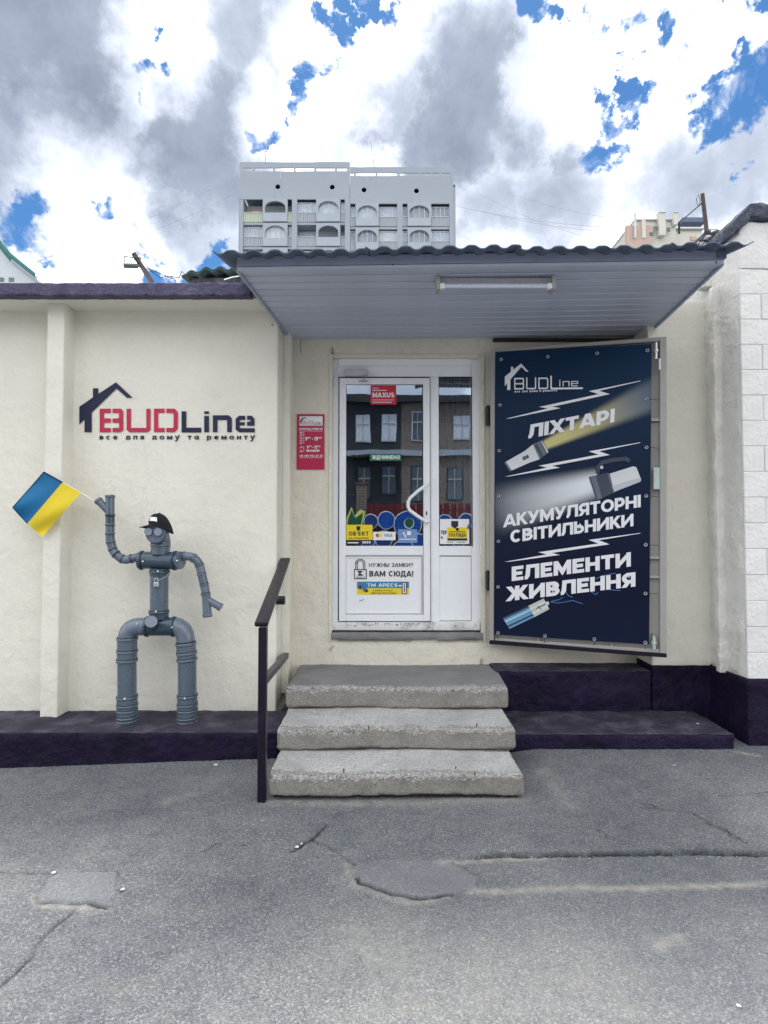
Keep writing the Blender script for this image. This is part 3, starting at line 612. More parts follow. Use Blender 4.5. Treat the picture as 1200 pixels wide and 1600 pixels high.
    b2 = n.new('ShaderNodeBump'); b2.inputs['Strength'].default_value = .5; b2.inputs['Distance'].default_value = .01; l.new(nz_(45, 6, .7), b2.inputs['Height']); l.new(b1.outputs[0], b2.inputs['Normal'])
    l.new(b2.outputs[0], b.inputs['Normal'])
    me.materials.append(m)
    o = bpy.data.objects.new('asphalt_ground', me); C.objects.link(o); WL[o] = Vector((0, 0, 0)); tag(o, kind='structure')
make_ground()

# ---------------------------------------------------------------- shop building
ZA = lambda dz: EYE + dz
shop = thing('shop_building', (-1, YL, 0), 'single storey cream plastered shop with dark painted base and purple roof edge', 'building')
Xc = at(433, 800, YL).x                                     # corner of the logo wall
# ledge and plinths
def ragged(q): return q
rough_box('wall', M['plaster'], shop, -6.5, Xc, YL, YL + .5, .10, ZA(1.80), cell=.045, r=.014, amp=.0025, fs=2.5, seed=1, faces='yX')
pl = rough_box('pilaster', M['plaster'], shop, at(66, 900, 4.41).x, at(93, 900, 4.41).x, 4.41, YL + .02, .165, ZA(1.77), cell=.03, r=.008, amp=.004, seed=2, faces='xXyz', shape=lambda q: Vector((q.x + (q.z - .2) * .0, q.y, q.z)))
cop = rough_box('coping', M['coping'], shop, -6.5, at(392, 440, 4.23).x, 4.23, 4.31, ZA(1.753), ZA(1.85), cell=.016, r=.004, amp=.003, fs=22, seed=3, faces='yzZX', chip=.010)
box('roof_slab', M['plaster'], shop, -6.5, Xc + .6, 4.312, 9.5, ZA(1.762), ZA(1.83))
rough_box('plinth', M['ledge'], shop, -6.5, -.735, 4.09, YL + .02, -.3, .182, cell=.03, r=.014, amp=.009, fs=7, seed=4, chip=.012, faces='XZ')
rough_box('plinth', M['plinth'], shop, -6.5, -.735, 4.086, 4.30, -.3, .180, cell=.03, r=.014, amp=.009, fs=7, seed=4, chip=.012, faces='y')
# entrance wall pieces round the door opening
ox0, ox1 = at(519, 800, YW).x, at(751, 800, YW).x
oz0, oz1 = at(600, 999, YW).z, at(600, 559, YW).z
xl = Xc + .02
zt = ZA(1.80)
for i, (a, b_, c_, d_) in enumerate([(xl, ox0, .2, zt), (ox1, 2.5, .2, zt), (ox0, ox1, oz1, zt), (ox0, ox1, .2, oz0)]):
    rough_box('wall', M['plaster_yellow'], shop, a, b_, YW, YW + .35, c_, d_, cell=.035, r=.0003, amp=.004, fs=5, seed=20, faces='y')
b = MB(); b.box(ox0 - .01, ox0, YW + .003, YW + .3, oz0, oz1); b.box(ox1, ox1 + .01, YW + .003, YW + .3, oz0, oz1); b.box(ox0 - .01, ox1 + .01, YW + .003, YW + .3, oz1, oz1 + .01)
b.build('reveal', M['plaster_yellow'], shop)
# raised plaster band round the opening
for nm, (x0, x1, y0, y1) in (('trim', (513, 519.5, 553, 1003)), ('trim', (751.5, 757, 553, 1003)), ('trim', (519.5, 751.5, 553, 558.5))):
    pbox(nm, M['plaster_yellow'], shop, x0, x1, y0, y1, YW - .012, .015, bev=.004)
rough_box('sill', M['landing'], shop, ox0 - .005, ox1 + .01, YW - .03, YW + .12, at(600, 999, YW).z - .0, at(600, 988, YW).z, cell=.03, r=.006, amp=.004, fs=12, chip=.01, faces='yZxX')
box('return_wall', M['plaster_yellow'], shop, Xc - .05, Xc - .004, YL + .02, YW, .17, zt)
rough_box('jamb_post', M['plaster'], shop, Xc, at(452, 800, 4.80).x, 4.80, YW, .25, zt, cell=.04, r=.005, amp=.003, seed=8, faces='xXy')
box('slit', M['black'], shop, Xc - .003, Xc + .012, 4.86, 4.9, .5, zt - .1)
rough_box('wall', M['plaster'], shop, at(1017, 900, YR).x, 2.72, YR, YR + .3, .50, zt + .1, cell=.04, r=.01, amp=.006, fs=3, seed=9, faces='yx')
rough_box('wall_base', M['plinth'], shop, at(1017, 900, YR).x - .004, 2.72, YR - .006, YR + .3, -.1, .512, cell=.035, r=.01, amp=.007, fs=6, seed=10, faces='yx')
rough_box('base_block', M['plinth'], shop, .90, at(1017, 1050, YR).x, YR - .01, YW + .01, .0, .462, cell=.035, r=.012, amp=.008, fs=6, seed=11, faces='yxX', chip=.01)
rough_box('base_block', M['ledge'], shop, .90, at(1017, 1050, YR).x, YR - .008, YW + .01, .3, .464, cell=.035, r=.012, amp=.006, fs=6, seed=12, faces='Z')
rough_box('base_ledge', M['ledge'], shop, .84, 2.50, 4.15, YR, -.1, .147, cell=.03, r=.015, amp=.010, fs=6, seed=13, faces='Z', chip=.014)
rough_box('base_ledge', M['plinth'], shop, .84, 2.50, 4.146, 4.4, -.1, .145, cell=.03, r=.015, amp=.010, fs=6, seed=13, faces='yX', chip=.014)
box('back_wall', M['plaster'], shop, -6.5, 2.9, 9.3, 9.5, 0, zt)
box('roof', M['felt'], shop, Xc + .6, 3.0, YW + .02, 9.5, ZA(1.81), ZA(1.87))
# dark interior seen through the glass
b = MB(); x0, x1, y0, y1, z0, z1 = -1.6, 2.4, YW + .36, 9.2, oz0 - .02, ZA(1.75)
b.box(x0, x1, y0, y1, z0 - .05, z0); b.box(x0, x1, y1, y1 + .05, z0, z1); b.box(x0 - .05, x0, y0, y1, z0, z1); b.box(x1, x1 + .05, y0, y1, z0, z1); b.box(x0, x1, y0, y1, z1, z1 + .05)
b.build('interior_lining', M['interior'], shop)
for i in range(3):
    s_ = thing('shop_shelf', (-1.0 + i * 1.3, 8.3, z0), ['tall dark shelf rack inside the shop, left side behind the door glass', 'tall dark shelf rack inside the shop straight behind the door glass', 'tall dark shelf rack inside the shop, right side behind the side pane'][i], 'shelf', 'shelves inside the shop')
    for k in range(5): box('shelf', M['steel_grey'], s_, -1.5 + i * 1.3, -.4 + i * 1.3, 8.1, 8.5, z0 + .1 + k * .45, z0 + .12 + k * .45)
    for sx in (-1.5, -.42): box('upright', M['steel_grey'], s_, sx + i * 1.3, sx + i * 1.3 + .03, 8.52, 8.55, z0, z0 + 2.1)
cu = thing('pale_curtain', (.9, 5.35, z0), 'pale folded curtain hanging behind the narrow side pane', 'curtain')
b = MB(); n_ = 26; pts = []
for i in range(n_ + 1):
    t = i / n_; X_ = at(713, 700, 5.35).x + t * .22; pts.append((X_, 5.35 + .014 * math.sin(t * 26)))
vs = [(x, y, z) for (x, y) in pts for z in (oz0 + .2, oz1)]; b.add(vs, [(2 * i, 2 * i + 1, 2 * i + 3, 2 * i + 2) for i in range(n_)]); b.build('curtain_cloth', M['curtain'], cu, smooth=True)
cb = thing('hanging_cables', (.72, 5.25, 2.0), 'tangle of thin cables hanging behind the narrow side pane', 'cable')
rr = random.Random(4)
for i in range(6):
    x_ = at(700 + i * 2.4, 700, 5.22).x; b = MB(); ps = [(x_ + rr.uniform(-.015, .015), 5.22 + .01 * i, oz1 - .1 - k * .13) for k in range(int(rr.uniform(8, 13)))]
    e_ = ps[-1]; ps += [(e_[0] - .04, e_[1], e_[2] - .03), (e_[0] - .06, e_[1], e_[2] + .05), (e_[0] - .02, e_[1], e_[2] + .2)]
    b.tube(ps, .0035, 5); b.build('cable', M['steel_grey'], cb, smooth=True)

# ---------------------------------------------------------------- neighbouring block wall on the right
nb = thing('block_wall', (2.9, YP, 0), 'white painted block wall end with crumbling top beside the canopy', 'wall')
xE = at(1163, 800, YP).x
rough_box('side_face', M['plaster_rough'], nb, xE, xE + .5, YP + .02, 7.5, .50, ZA(2.36), cell=.05, r=.012, amp=.012, fs=4, seed=14, faces='xZ', chip=.02)
box('core', M['block'], nb, xE + .006, 4.4, YP + .010, YP + .4, .5, ZA(2.28))
rough_box('wall_base', M['plinth'], nb, xE - .012, 4.4, YP - .012, YR + .1, -.2, .516, cell=.04, r=.012, amp=.008, fs=5, seed=15, faces='xyZ')
rough_box('plaster_rib', M['plaster_rough'], nb, xE - .055, xE + .01, 4.47, 4.53, .5, ZA(1.93), cell=.03, r=.008, amp=.01, fs=6, seed=16, faces='xXyY')
cz = .516; k = 0
while cz < ZA(1.86):
    h_ = .185; off = (.11 if k % 2 else -.10)
    x_ = xE; first = True
    while x_ < 4.2:
        x2 = xE + .16 + .20 * (k % 2) if first else x_ + .39; first = False
        bo = MB(); jx, jz = rr.uniform(-.002, .002), rr.uniform(-.002, .002)
        bo.box(x_ + .0015, x2 - .0015, YP + rr.uniform(-.002, .003), YP + .1, cz + .0005, cz + h_ + .0025)
        bo.build('block', M['block'], nb, bev=.005); x_ = x2
    cz += .189; k += 1
rough_box('upper_face', M['block'], nb, xE + .002, 4.4, YP - .004, YP + .1, cz - .002, ZA(2.30), cell=.03, r=.01, amp=.010, fs=6, seed=17, faces='yxZ')
# crumbling capping: lumps of felt and mortar
rough_box('capping', M['felt'], nb, xE - .04, 4.4, YP - .045, YP + .35, ZA(2.305), ZA(2.42), cell=.014, r=.012, amp=.012, fs=16, seed=18, chip=.03, shape=lambda q: Vector((q.x, q.y, q.z - max(0, (xE + .07 - q.x)) * .8 + .012 * math.sin(q.x * 21))))
rough_box('capping', M['felt'], nb, xE - .035, xE + .5, YP + .36, 7.4, ZA(2.38), ZA(2.44), cell=.02, r=.01, amp=.014, fs=15, seed=19, chip=.03)
for i in range(90):
    y_ = rr.uniform(YP + .30, 5.3); s_ = rr.uniform(.008, .024); bo = MB(); zz = ZA(2.385) + rr.uniform(-.05, .025); c0_ = Vector((xE - .02 + rr.uniform(-.02, .012), y_, zz))
    pts_ = [c0_ + Vector((rr.uniform(-1, 1) * s_, rr.uniform(-1.6, 1.6) * s_, rr.uniform(-.7, .7) * s_)) for _ in range(9)]
    bm_ = bmesh.new(); [bm_.verts.new(p) for p in pts_]; bmesh.ops.convex_hull(bm_, input=bm_.verts); me_ = bpy.data.meshes.new('mortar_lump'); bm_.to_mesh(me_); bm_.free(); me_.materials.append(M['plaster_rough'] if i % 3 else M['felt']); link('mortar_lump', me_, nb)
rough_box('broken_edge', M['plaster_rough'], nb, at(1098, 446, 4.6).x, at(1128, 446, 4.6).x, 4.58, 4.68, at(1100, 449, 4.6).z, at(1100, 440, 4.6).z, cell=.012, r=.006, amp=.014, fs=18, seed=44, chip=.02)
box('hollow', M['black'], nb, at(1098, 440, 4.6).x, at(1130, 440, 4.6).x, 4.63, 4.69, at(1100, 442, 4.6).z, at(1100, 415, 4.6).z)

# ---------------------------------------------------------------- steps
st = thing('concrete_steps', (.08, 3.5, 0), 'three worn concrete steps with chipped speckled edges leading to the door', 'steps')
for i, (x0, x1, yf, yb, zt_, zb) in enumerate([(-.685, .832, 3.465, 4.05, .150, .012), (-.703, .865, 3.834, 4.45, .291, .153), (-.718, .907, 4.252, 4.985, .447, .294)]):
    def shp(q, i=i, x0=x0, x1=x1): return Vector((q.x + (.05 if q.x > .5 and i == 2 else 0) * max(0, (q.y - 4.3)), q.y + .012 * math.sin(q.x * 3 + i), q.z + .004 * math.sin(q.x * 5 + i * 2) - (.006 if i == 0 else 0) * (q.x - x0)))
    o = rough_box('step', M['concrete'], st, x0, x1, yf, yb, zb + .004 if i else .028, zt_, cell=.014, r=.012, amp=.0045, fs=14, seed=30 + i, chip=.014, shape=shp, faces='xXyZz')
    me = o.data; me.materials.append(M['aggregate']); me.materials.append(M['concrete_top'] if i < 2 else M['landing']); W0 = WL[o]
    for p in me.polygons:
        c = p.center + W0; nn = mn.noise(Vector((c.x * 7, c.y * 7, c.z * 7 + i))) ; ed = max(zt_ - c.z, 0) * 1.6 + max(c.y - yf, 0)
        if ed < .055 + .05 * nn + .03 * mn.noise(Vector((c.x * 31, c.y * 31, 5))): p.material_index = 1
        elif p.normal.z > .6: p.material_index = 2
box('step_core', M['dirt'], st, -.66, .80, 3.50, 4.9, -.08, .11)  # core coloured near-black to paint a contact shadow under the step
# exposed aggregate at the step edges
bo = MB()
for (x0, x1, yf, z) in [(-.685, .832, 3.465, .150), (-.703, .865, 3.834, .291), (-.718, .907, 4.252, .447)]:
    for i in range(900 if yf < 4.2 else 350):
        x_ = rr.uniform(x0 + .01, x1 - .01); d = abs(rr.gauss(0, .028)); s_ = rr.uniform(.0015, .0042)
        cz_ = z - .006 + (0.002 if d > .015 else -rr.uniform(0, .02)); cy = yf + .012 * math.sin(x_ * 3) + max(.004, d)
        a = rr.uniform(0, 3); ca, sa = math.cos(a) * s_, math.sin(a) * s_
        M_ = 0; bo.add([(x_ + ca, cy + sa, cz_ + .002), (x_ - sa, cy + ca, cz_ + .002), (x_ - ca, cy - sa, cz_ + .002), (x_ + sa, cy - ca, cz_ + .002), (x_, cy, cz_ + .002 + s_)], [(0, 1, 4), (1, 2, 4), (2, 3, 4), (3, 0, 4)])
ag = bo.build('edge_aggregate', M['aggregate'], st); tag(ag, kind='stuff')

rust_m = mat('rust_stain', (.16, .055, .03), .9, .4, 60)
for px, py, h in ((742, 1206, 8), (712, 1198, 4), (576, 1134, 9), (745, 1130, 7), (708, 1077, 5), (537, 1201, 8)):
    Y_ = 3.452 if py > 1190 else (3.82 if py > 1120 else 4.238); a_ = at(px, py, Y_)
    b = MB(); b.tube([a_ + Vector((0, .004, 0)), a_ + Vector((.001, .003, -.4 * h / 900 * Y_)), a_ + Vector((-.001, .004, -h / 900 * Y_))], [.0035, .005, .0015], 6); b.build('rust_spot', rust_m, st)
# ---------------------------------------------------------------- handrail
hr = thing('handrail', (-.74, 3.45, 0), 'dark purple painted steel handrail with flat top bar left of the steps', 'handrail')
post_top = at(411, 980, 3.45)
b = MB(); b.box(post_top.x - .024, post_top.x + .024, 3.43, 3.478, -.035, post_top.z); b.build('post', M['rail'], hr, bev=.004)
ra = at(408, 976, 3.40) ; rb = at(446, 874, 4.74)
b = MB(); b.bar(ra, rb, .078, .03); b.build('top_rail', M['rail'], hr, bev=.006)
b = MB(); b.bar(at(412, 1064, 3.48), at(447, 1024, 4.79), .045, .045); b.build('cross_bar', mat('rail_grey_paint', (.05, .055, .06), .45), hr, bev=.004)
b = MB(); q_ = at(438, 938, 4.55); b.tube([q_ + Vector((-.03, .0, 0)), q_ + Vector((.035, .0, .0))], .034, 16); b.tube([q_ + Vector((0, 0, 0)), q_ + Vector((0, -.25, .06))], .012, 8); b.build('bracket', M['black'], hr, smooth=True)

# ---------------------------------------------------------------- canopy
cn = thing('entrance_canopy', (.6, 3.6, ZA(1.68)), 'corrugated slate canopy with pale blue grey plank soffit over the entrance', 'canopy')
FL, FR = Vector((-.928, 3.6, ZA(1.656))), Vector((2.148, 3.6, ZA(1.70))); BL, BR = Vector((-.80, 4.965, ZA(1.665))), Vector((2.262, 4.965, ZA(1.684)))
npl = 13
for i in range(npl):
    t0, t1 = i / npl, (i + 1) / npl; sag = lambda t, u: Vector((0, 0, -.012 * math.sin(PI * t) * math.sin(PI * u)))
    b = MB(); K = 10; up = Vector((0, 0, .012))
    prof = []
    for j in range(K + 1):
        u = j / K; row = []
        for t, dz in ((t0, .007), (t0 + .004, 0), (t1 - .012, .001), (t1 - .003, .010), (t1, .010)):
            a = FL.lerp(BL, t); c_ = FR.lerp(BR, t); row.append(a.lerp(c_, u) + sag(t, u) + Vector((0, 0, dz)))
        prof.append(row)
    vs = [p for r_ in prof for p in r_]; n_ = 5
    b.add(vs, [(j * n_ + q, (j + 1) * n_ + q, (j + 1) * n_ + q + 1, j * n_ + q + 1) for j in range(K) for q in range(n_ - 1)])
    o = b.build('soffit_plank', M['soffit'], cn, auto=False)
b = MB(); b.hexa([FL + Vector((0, .02, .018)), FR + Vector((0, .02, .018)), BR + Vector((0, 0, .018)), BL + Vector((0, 0, .018))], [FL + Vector((0, .02, .03)), FR + Vector((0, .02, .03)), BR + Vector((0, 0, .03)), BL + Vector((0, 0, .03))]); b.build('soffit_backing', M['fascia'], cn)
# fascia: upper board, shadow groove and lower angle
def fas(name, m, z0, z1, y0, y1, wob=0):
    b = MB(); K = 24; vs = []
    for j in range(K + 1):
        u = j / K; p = FL.lerp(FR, u); s = wob * math.sin(PI * min(1, u * 1.3)) if wob else 0
        for (yy, zz) in ((y0, z0 - s), (y0, z1), (y1, z1), (y1, z0 - s)): vs.append((p.x, p.y + yy, p.z + zz))
    b.add(vs, [(j * 4 + q, (j + 1) * 4 + q, (j + 1) * 4 + (q + 1) % 4, j * 4 + (q + 1) % 4) for j in range(K) for q in range(4)] + [(0, 1, 2, 3), tuple(K * 4 + q for q in (3, 2, 1, 0))])
    return b.build(name, m, cn)
fas('fascia_board', M['fascia'], .016, .075, -.020, -.004)
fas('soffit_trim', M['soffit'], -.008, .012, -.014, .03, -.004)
for (A_, B_) in ((FL, BL), (FR, BR)):
    b = MB(); b.bar(A_ + Vector((0, 0, .0)), B_ + Vector((0, 0, 0)), .018, .03); b.build('side_trim', M['fascia'], cn)
    b = MB(); b.bar(A_ + Vector((0, 0, .045)), B_ + Vector((0, -.03, .045)), .014, .058); b.build('side_board', M['steel_grey'] if A_ is FL else M['slate'], cn)
box('end_block', M['slate'], cn, 2.10, 2.158, 3.572, 3.66, ZA(1.72), ZA(1.775))
# corrugated sheets (asbestos slate), overlapping
def corr(name, x0, x1, Yf, Yb, zfl, zfr, rise, per, amp, m, parent, th=.007, ph=0., nseg=None):
    b = MB(); nx = int((x1 - x0) / per * 12); ny = 10; vs = []
    for lay in (0, th):
        for j in range(ny + 1):
            t = j / ny
            for i in range(nx + 1):
                x = x0 + (x1 - x0) * i / nx; u = (x + 1.035) / 3.275
                z = zfl + (zfr - zfl) * u + rise * t + amp * math.tanh(1.5 * math.cos(2 * PI * x / per + ph) + .35) + lay
                yy = Yf + (Yb - Yf) * t + (.006 * mn.noise(Vector((x * 14, 1., 0))) if j == 0 else 0)
                vs.append((x, yy, z))
    W_ = nx + 1; H_ = (ny + 1) * W_; fs = []
    for lay in (0, 1):
        for j in range(ny):
            for i in range(nx):
                a = lay * H_ + j * W_ + i; fs.append((a, a + 1, a + 1 + W_, a + W_))
    for i in range(nx):
        fs.append((i, i + 1, H_ + i + 1, H_ + i)); q = ny * W_ + i; fs.append((q, q + 1, H_ + q + 1, H_ + q))
    for j in range(ny):
        for q in (j * W_, j * W_ + nx): fs.append((q, q + W_, H_ + q + W_, H_ + q))
    b.add(vs, fs); return b.build(name, m, parent, smooth=True)
per = .133; x = -1.045; i = 0
while x < 2.2:
    x2 = min(x + per * 7.15, 2.245); dz = .007 * (i % 2)
    corr('slate_sheet', x, x2, 3.45 - .01 * (i % 2), 5.0, ZA(1.692) + dz, ZA(1.735) + dz, .34, per, .012, M['slate'], cn)
    x = x2 - per * .15 if x2 < 2.24 else 9; i += 1
for (px, py) in ((614, 413), (1003 + 116, 410)):
    q = at(px, py, 3.585); b = MB(); b.tube([q, q + Vector((0, .02, 0))], .006, 10); b.build('screw', M['black'], cn)

# unlit tube lamp under the canopy
tl = thing('tube_lamp', (.72, 3.74, ZA(1.66)), 'unlit fluorescent tube fitting fixed under the canopy', 'lamp')
x0, x1 = at(681, 440, 3.74).x, at(866, 440, 3.74).x; zs = ZA(1.672)
b = MB(); b.box(x0 + .02, x1 - .02, 3.735, 3.80, zs - .05, zs - .004); b.build('housing', mat('lamp_housing', (.40, .41, .43), .6, .15, 60, dirt_or_shade=.5, dcol=(.25, .25, .26), ds=40), tl, bev=.003)
for sx in (x0, x1 - .024): box('end_bracket', M['steel_grey'], tl, sx, sx + .024, 3.70, 3.79, zs - .095, zs - .002, .003)
b = MB(); b.tube([(x0 + .03, 3.715, zs - .072), (x1 - .03, 3.715, zs - .072)], .013, 16); b.build('tube', M['tube_off'], tl, smooth=True)
b = MB(); b.box(x0 + .024, x1 - .024, 3.725, 3.735, zs - .062, zs - .05); b.build('rail', M['metal'], tl)
for sx in (x0 + .024, x1 - .054): box('tube_socket', M['pvc'], tl, sx, sx + .03, 3.70, 3.73, zs - .09, zs - .055, .003)

# gap stuffing where canopy meets the wall
gs = MB(); rr2 = random.Random(2)
ps = [at(425, 508, 4.57)] + [at(x, y, 4.75 + (x - 437) * .006) for x, y in ((437, 511), (447, 514), (455, 515), (462, 524), (468, 527), (478, 526))]
gs.tube(ps, [.008, .014, .01, .014, .008, .014, .006], 8); gs.build('canopy_cable', M['black'], cn, smooth=True)
b = MB(); b.tube([at(471, 527, 4.95), at(469, 538, 4.95), at(470, 552, 4.955)], .002, 5); b.build('loose_wire', M['black'], cn)
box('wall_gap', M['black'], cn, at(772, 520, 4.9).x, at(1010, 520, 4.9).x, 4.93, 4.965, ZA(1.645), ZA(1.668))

# ---------------------------------------------------------------- door
YD = YW + .05
dr = thing('entrance_door', (.2, YD, oz0), 'white plastic glazed door with narrow glazed side panel, behind the steps', 'door')
def frame_piece(nm, x0, x1, y0, y1, Y=YD, d=.06, m=None, parent=dr, bev=.004): return pbox(nm, m or M['pvc'], parent, x0, x1, y0, y1, Y, d, bev)
def ring(nm, x0, x1, y0, y1, w, Y, d, m, parent, wt=None, wb=None):
    wt = w if wt is None else wt; wb = w if wb is None else wb
    a = at(x0, y1, Y); b2 = at(x1, y0, Y); s = Y / F; b = MB()
    b.box(a.x, a.x + w * s, Y, Y + d, a.z, b2.z); b.box(b2.x - w * s, b2.x, Y, Y + d, a.z, b2.z)
    b.box(a.x + w * s, b2.x - w * s, Y, Y + d, b2.z - wt * s, b2.z); b.box(a.x + w * s, b2.x - w * s, Y, Y + d, a.z, a.z + wb * s)
    return b.build(nm, m, parent, bev=.003)
frame_piece('door_frame', 519, 529, 560, 985)
frame_piece('door_frame', 737, 751, 560, 985)
frame_piece('door_frame', 529, 737, 572, 589); frame_piece('door_frame', 529, 737, 560, 571.6, Y=YD - .012, d=.06)
frame_piece('mullion', 672, 686, 589, 972, Y=YD - .006)
th_ = rough_box('threshold', M['pvc_dirty'], dr, at(518, 975, YD).x, at(749, 975, YD).x, YD - .04, YD + .05, at(600, 984, YD).z, at(600, 971.5, YD).z, cell=.03, r=.008, amp=.002, faces='xXyZz')
box('gap', M['black'], dr, at(520, 985, YD).x, at(749, 985, YD).x, YD, YD + .05, at(600, 989, YD).z, at(600, 984.3, YD).z)
for px in (555, 712): q = at(px, 978, YD - .043); box('drain_slot', M['black'], dr, q.x - .01, q.x + .01, q.y, q.y + .004, q.z - .003, q.z + .003)
lf = ring('door_leaf', 529.5, 671.5, 590.5, 970.5, 10.5, YD - .02, .07, M['pvc'], dr, wt=10, wb=10)
pbox('leaf_rail', M['pvc'], dr, 540, 661, 853, 867.5, YD - .0205, .07, .003)
pbox('leaf_panel', M['pvc'], dr, 539, 661, 867, 961, YD - .006, .02)
ring('panel_bead', 539, 660, 868.5, 960.5, 1.6, YD - .013, .02, M['steel_grey'], dr)
ring('panel_bead', 540.5, 658.5, 870, 959, 2.2, YD - .015, .02, M['pvc'], dr)
ring('glazing_gasket', 539.6, 661, 599.5, 854, 1.3, YD - .012, .02, M['black'], dr)
g_ = pbox('door_glass', M['glass'], dr, 540, 661, 600, 854, YD - .004, .006)
pbox('side_glass', M['glass'], dr, 686, 737, 589, 854, YD - .002, .006)
ring('glazing_gasket', 685.5, 737.5, 588.5, 854, 1.3, YD - .006, .02, M['black'], dr)
pbox('side_rail', M['pvc'], dr, 686, 737, 853, 868, YD - .008, .06, .003)
pbox('side_panel', M['pvc'], dr, 685, 738, 868, 972, YD + .006, .03)
ring('panel_bead', 685.5, 737, 868.5, 970.5, 1.3, YD + .001, .02, M['steel_grey'], dr)
pbox('seal', M['black'], dr, 670.8, 672.2, 590, 971, YD - .016, .02); pbox('seal', M['black'], dr, 529, 672, 589, 590.3, YD - .010, .02)
# pull handle
Yh = YD - .09
b = MB(); pth = [at(667.5, 757, YD - .02), at(666.5, 757.5, Yh), at(652, 768, Yh), at(641, 778, Yh), at(638, 784, Yh), at(637.5, 791, Yh), at(640, 797, Yh), at(652, 806, Yh), at(666, 815, Yh), at(668, 816, YD - .02)]
b.tube(pth, .0145, 14); b.build('pull_handle', M['pvc'], dr, smooth=True)
pbox('lock_plate', M['pvc'], dr, 664, 669, 780, 813, YD - .027, .008, .002); pbox('keyhole', M['black'], dr, 665.6, 667.6, 799, 805, YD - .030, .004)
pbox('hinge', M['pvc'], dr, 521, 524, 590, 602, YD - .016, .02, .002)
cl = pbox('door_closer', mat('closer_grey', (.48, .50, .54), .4), dr, 537, 574.5, 576, 586.5, YD - .065, .05, .006)
b = MB(); b.bar(at(566, 588, YD - .05), at(574, 586, YD - .1), .012, .006); b.bar(at(569, 586, YD - .06), at(569, 595, YD - .06), .010, .01, up=(0, 1, 0)); b.bar(at(561, 595.5, YD - .05), at(574, 595.5, YD - .05), .016, .01); b.build('closer_arm', M['steel_grey'], dr)
# stickers
NF = Vector((0, -1, 0))
def sticker(nm, label, x0, y0, x1, y1, Y, m, parent=dr):
    o = pbox(nm, m, parent, x0, x1, y0, y1, Y, .0012); o['label'] = label; return o
Yg = YD - .0055
s = sticker('sticker', 'red lamp advertising sticker at the top of the door glass', 579, 602, 619, 632, Yg, M['sign_red2'])
A = Art((0, Yg, 0), NF); A.text('MAXUS', (582, 621), (616, 621), (0, -7.5), 0, .24, .1); A.rib([(582, 625), (615, 625)], .7); A.rib([(582, 628.6), (612, 628.6)], 1.2); A.rib([(582, 610), (604, 610)], 1.3); A.rib([(582, 606.5), (592, 606.5)], .8); A.build('lettering', M['white'], s)
s = sticker('sticker', 'green open sign behind the middle of the door glass', 578, 709, 627, 720, Yg, M['green'])
A = Art((0, Yg, 0), NF); A.text('ВІДЧИНЕНО', (582, 717.5), (625, 717.5), (0, -6), 0, .2, .14); A.build('lettering', M['white'], s)
s = sticker('sticker', 'yellow security notice at the lower left of the door glass', 539, 820, 582, 843.5, Yg, M['yellow'])
A = Art((0, Yg, 0), NF); A.text("ОБ'ЄКТ", (545, 837), (576, 837), (0, -6.5), 0, .2, .14); A.text('під охороною', (545, 841.8), (576, 841.8), (0, -2.6), 0, .18, .14); A.poly([(557, 822), (563, 822), (563, 827), (560, 830), (557, 827)]); A.build('lettering', M['dark_print'], s)
s2 = sticker('sticker', 'dark phone number strip under the yellow security notice', 541, 843.8, 581, 851, Yg, M['dark_print'])
A = Art((0, Yg, 0), NF); A.text('9899', (566, 849.5), (579, 849.5), (0, -4), 0, .22, .14); A.rib([(543, 848), (560, 848)], 1.6); A.build('lettering', M['white'], s2)
s = sticker('sticker', 'white bank card sticker low on the door glass', 583, 831, 618, 844, Yg, M['white'])
A = Art((0, Yg, 0), NF); A.disc((590, 836.5), 2.8, 1); A.disc((594, 836.5), 2.8, 2); A.text('VISA', (600, 839), (613, 839), (0, -5), 0, .18, .1); A.build('lettering', [M['blue'], M['sign_red2'], M['yellow']], s)
s = sticker('sticker', 'blue contactless payment sticker at the lower right of the door glass', 622, 827, 652, 848, Yg, M['paleblue'])
A = Art((0, Yg, 0), NF); A.rect(636, 830, 642, 836); A.rib([(632, 831), (630, 834), (634, 837), (633, 840)], 1.6); A.rib([(624, 842.5), (650, 842.5)], 1.2); A.build('lettering', M['white'], s)
s = sticker('sticker', 'torn white notice on the narrow side pane', 687.5, 811, 733, 850, Yg, M['white'])
A = Art((0, Yg, 0), NF); A.text('ТЕР', (688.5, 835), (698, 835), (0, -6), 0, .24, .1); A.text('Й', (730, 827), (733, 827), (0, -6), 0, .24, .1); A.text('К', (689, 842), (692, 842), (0, -4), 0, .24, .1); A.poly([(705, 814), (716, 814), (716, 822), (710.5, 826), (705, 822)]); A.rib([(698, 847), (708, 847)], .9); A.rib([(714, 847), (727, 847)], .9); tag(A.build('lettering', M['dark_print'], s), kind='stuff')
s = sticker('sticker', 'small yellow police notice on the narrow side pane', 699, 824, 730, 841, Yg - .0016, M['yellow'])
A = Art((0, Yg - .0016, 0), NF); A.text('ПОЛІЦІЇ', (701.5, 838.5), (727.5, 838.5), (0, -5.2), 0, .22, .16); A.rib([(702, 831), (727, 831)], 1.1); A.poly([(712, 825), (717, 825), (717, 828), (714.5, 830), (712, 828)]); A.rect(699, 841.2, 730, 844.6); tag(A.build('lettering', M['dark_print'], s), kind='stuff')
A = Art((0, Yg - .0017, 0), NF); A.text('9899', (719, 844.2), (728.5, 844.2), (0, -2.5), 0, .22, .14); A.build('lettering', M['white'], s)
Yp = YD - .008
s = sticker('sticker', 'white lock advertisement with padlock drawing on the lower door panel', 548, 869.5, 648.5, 909, Yp, M['white'])
A = Art((0, Yp, 0), NF)
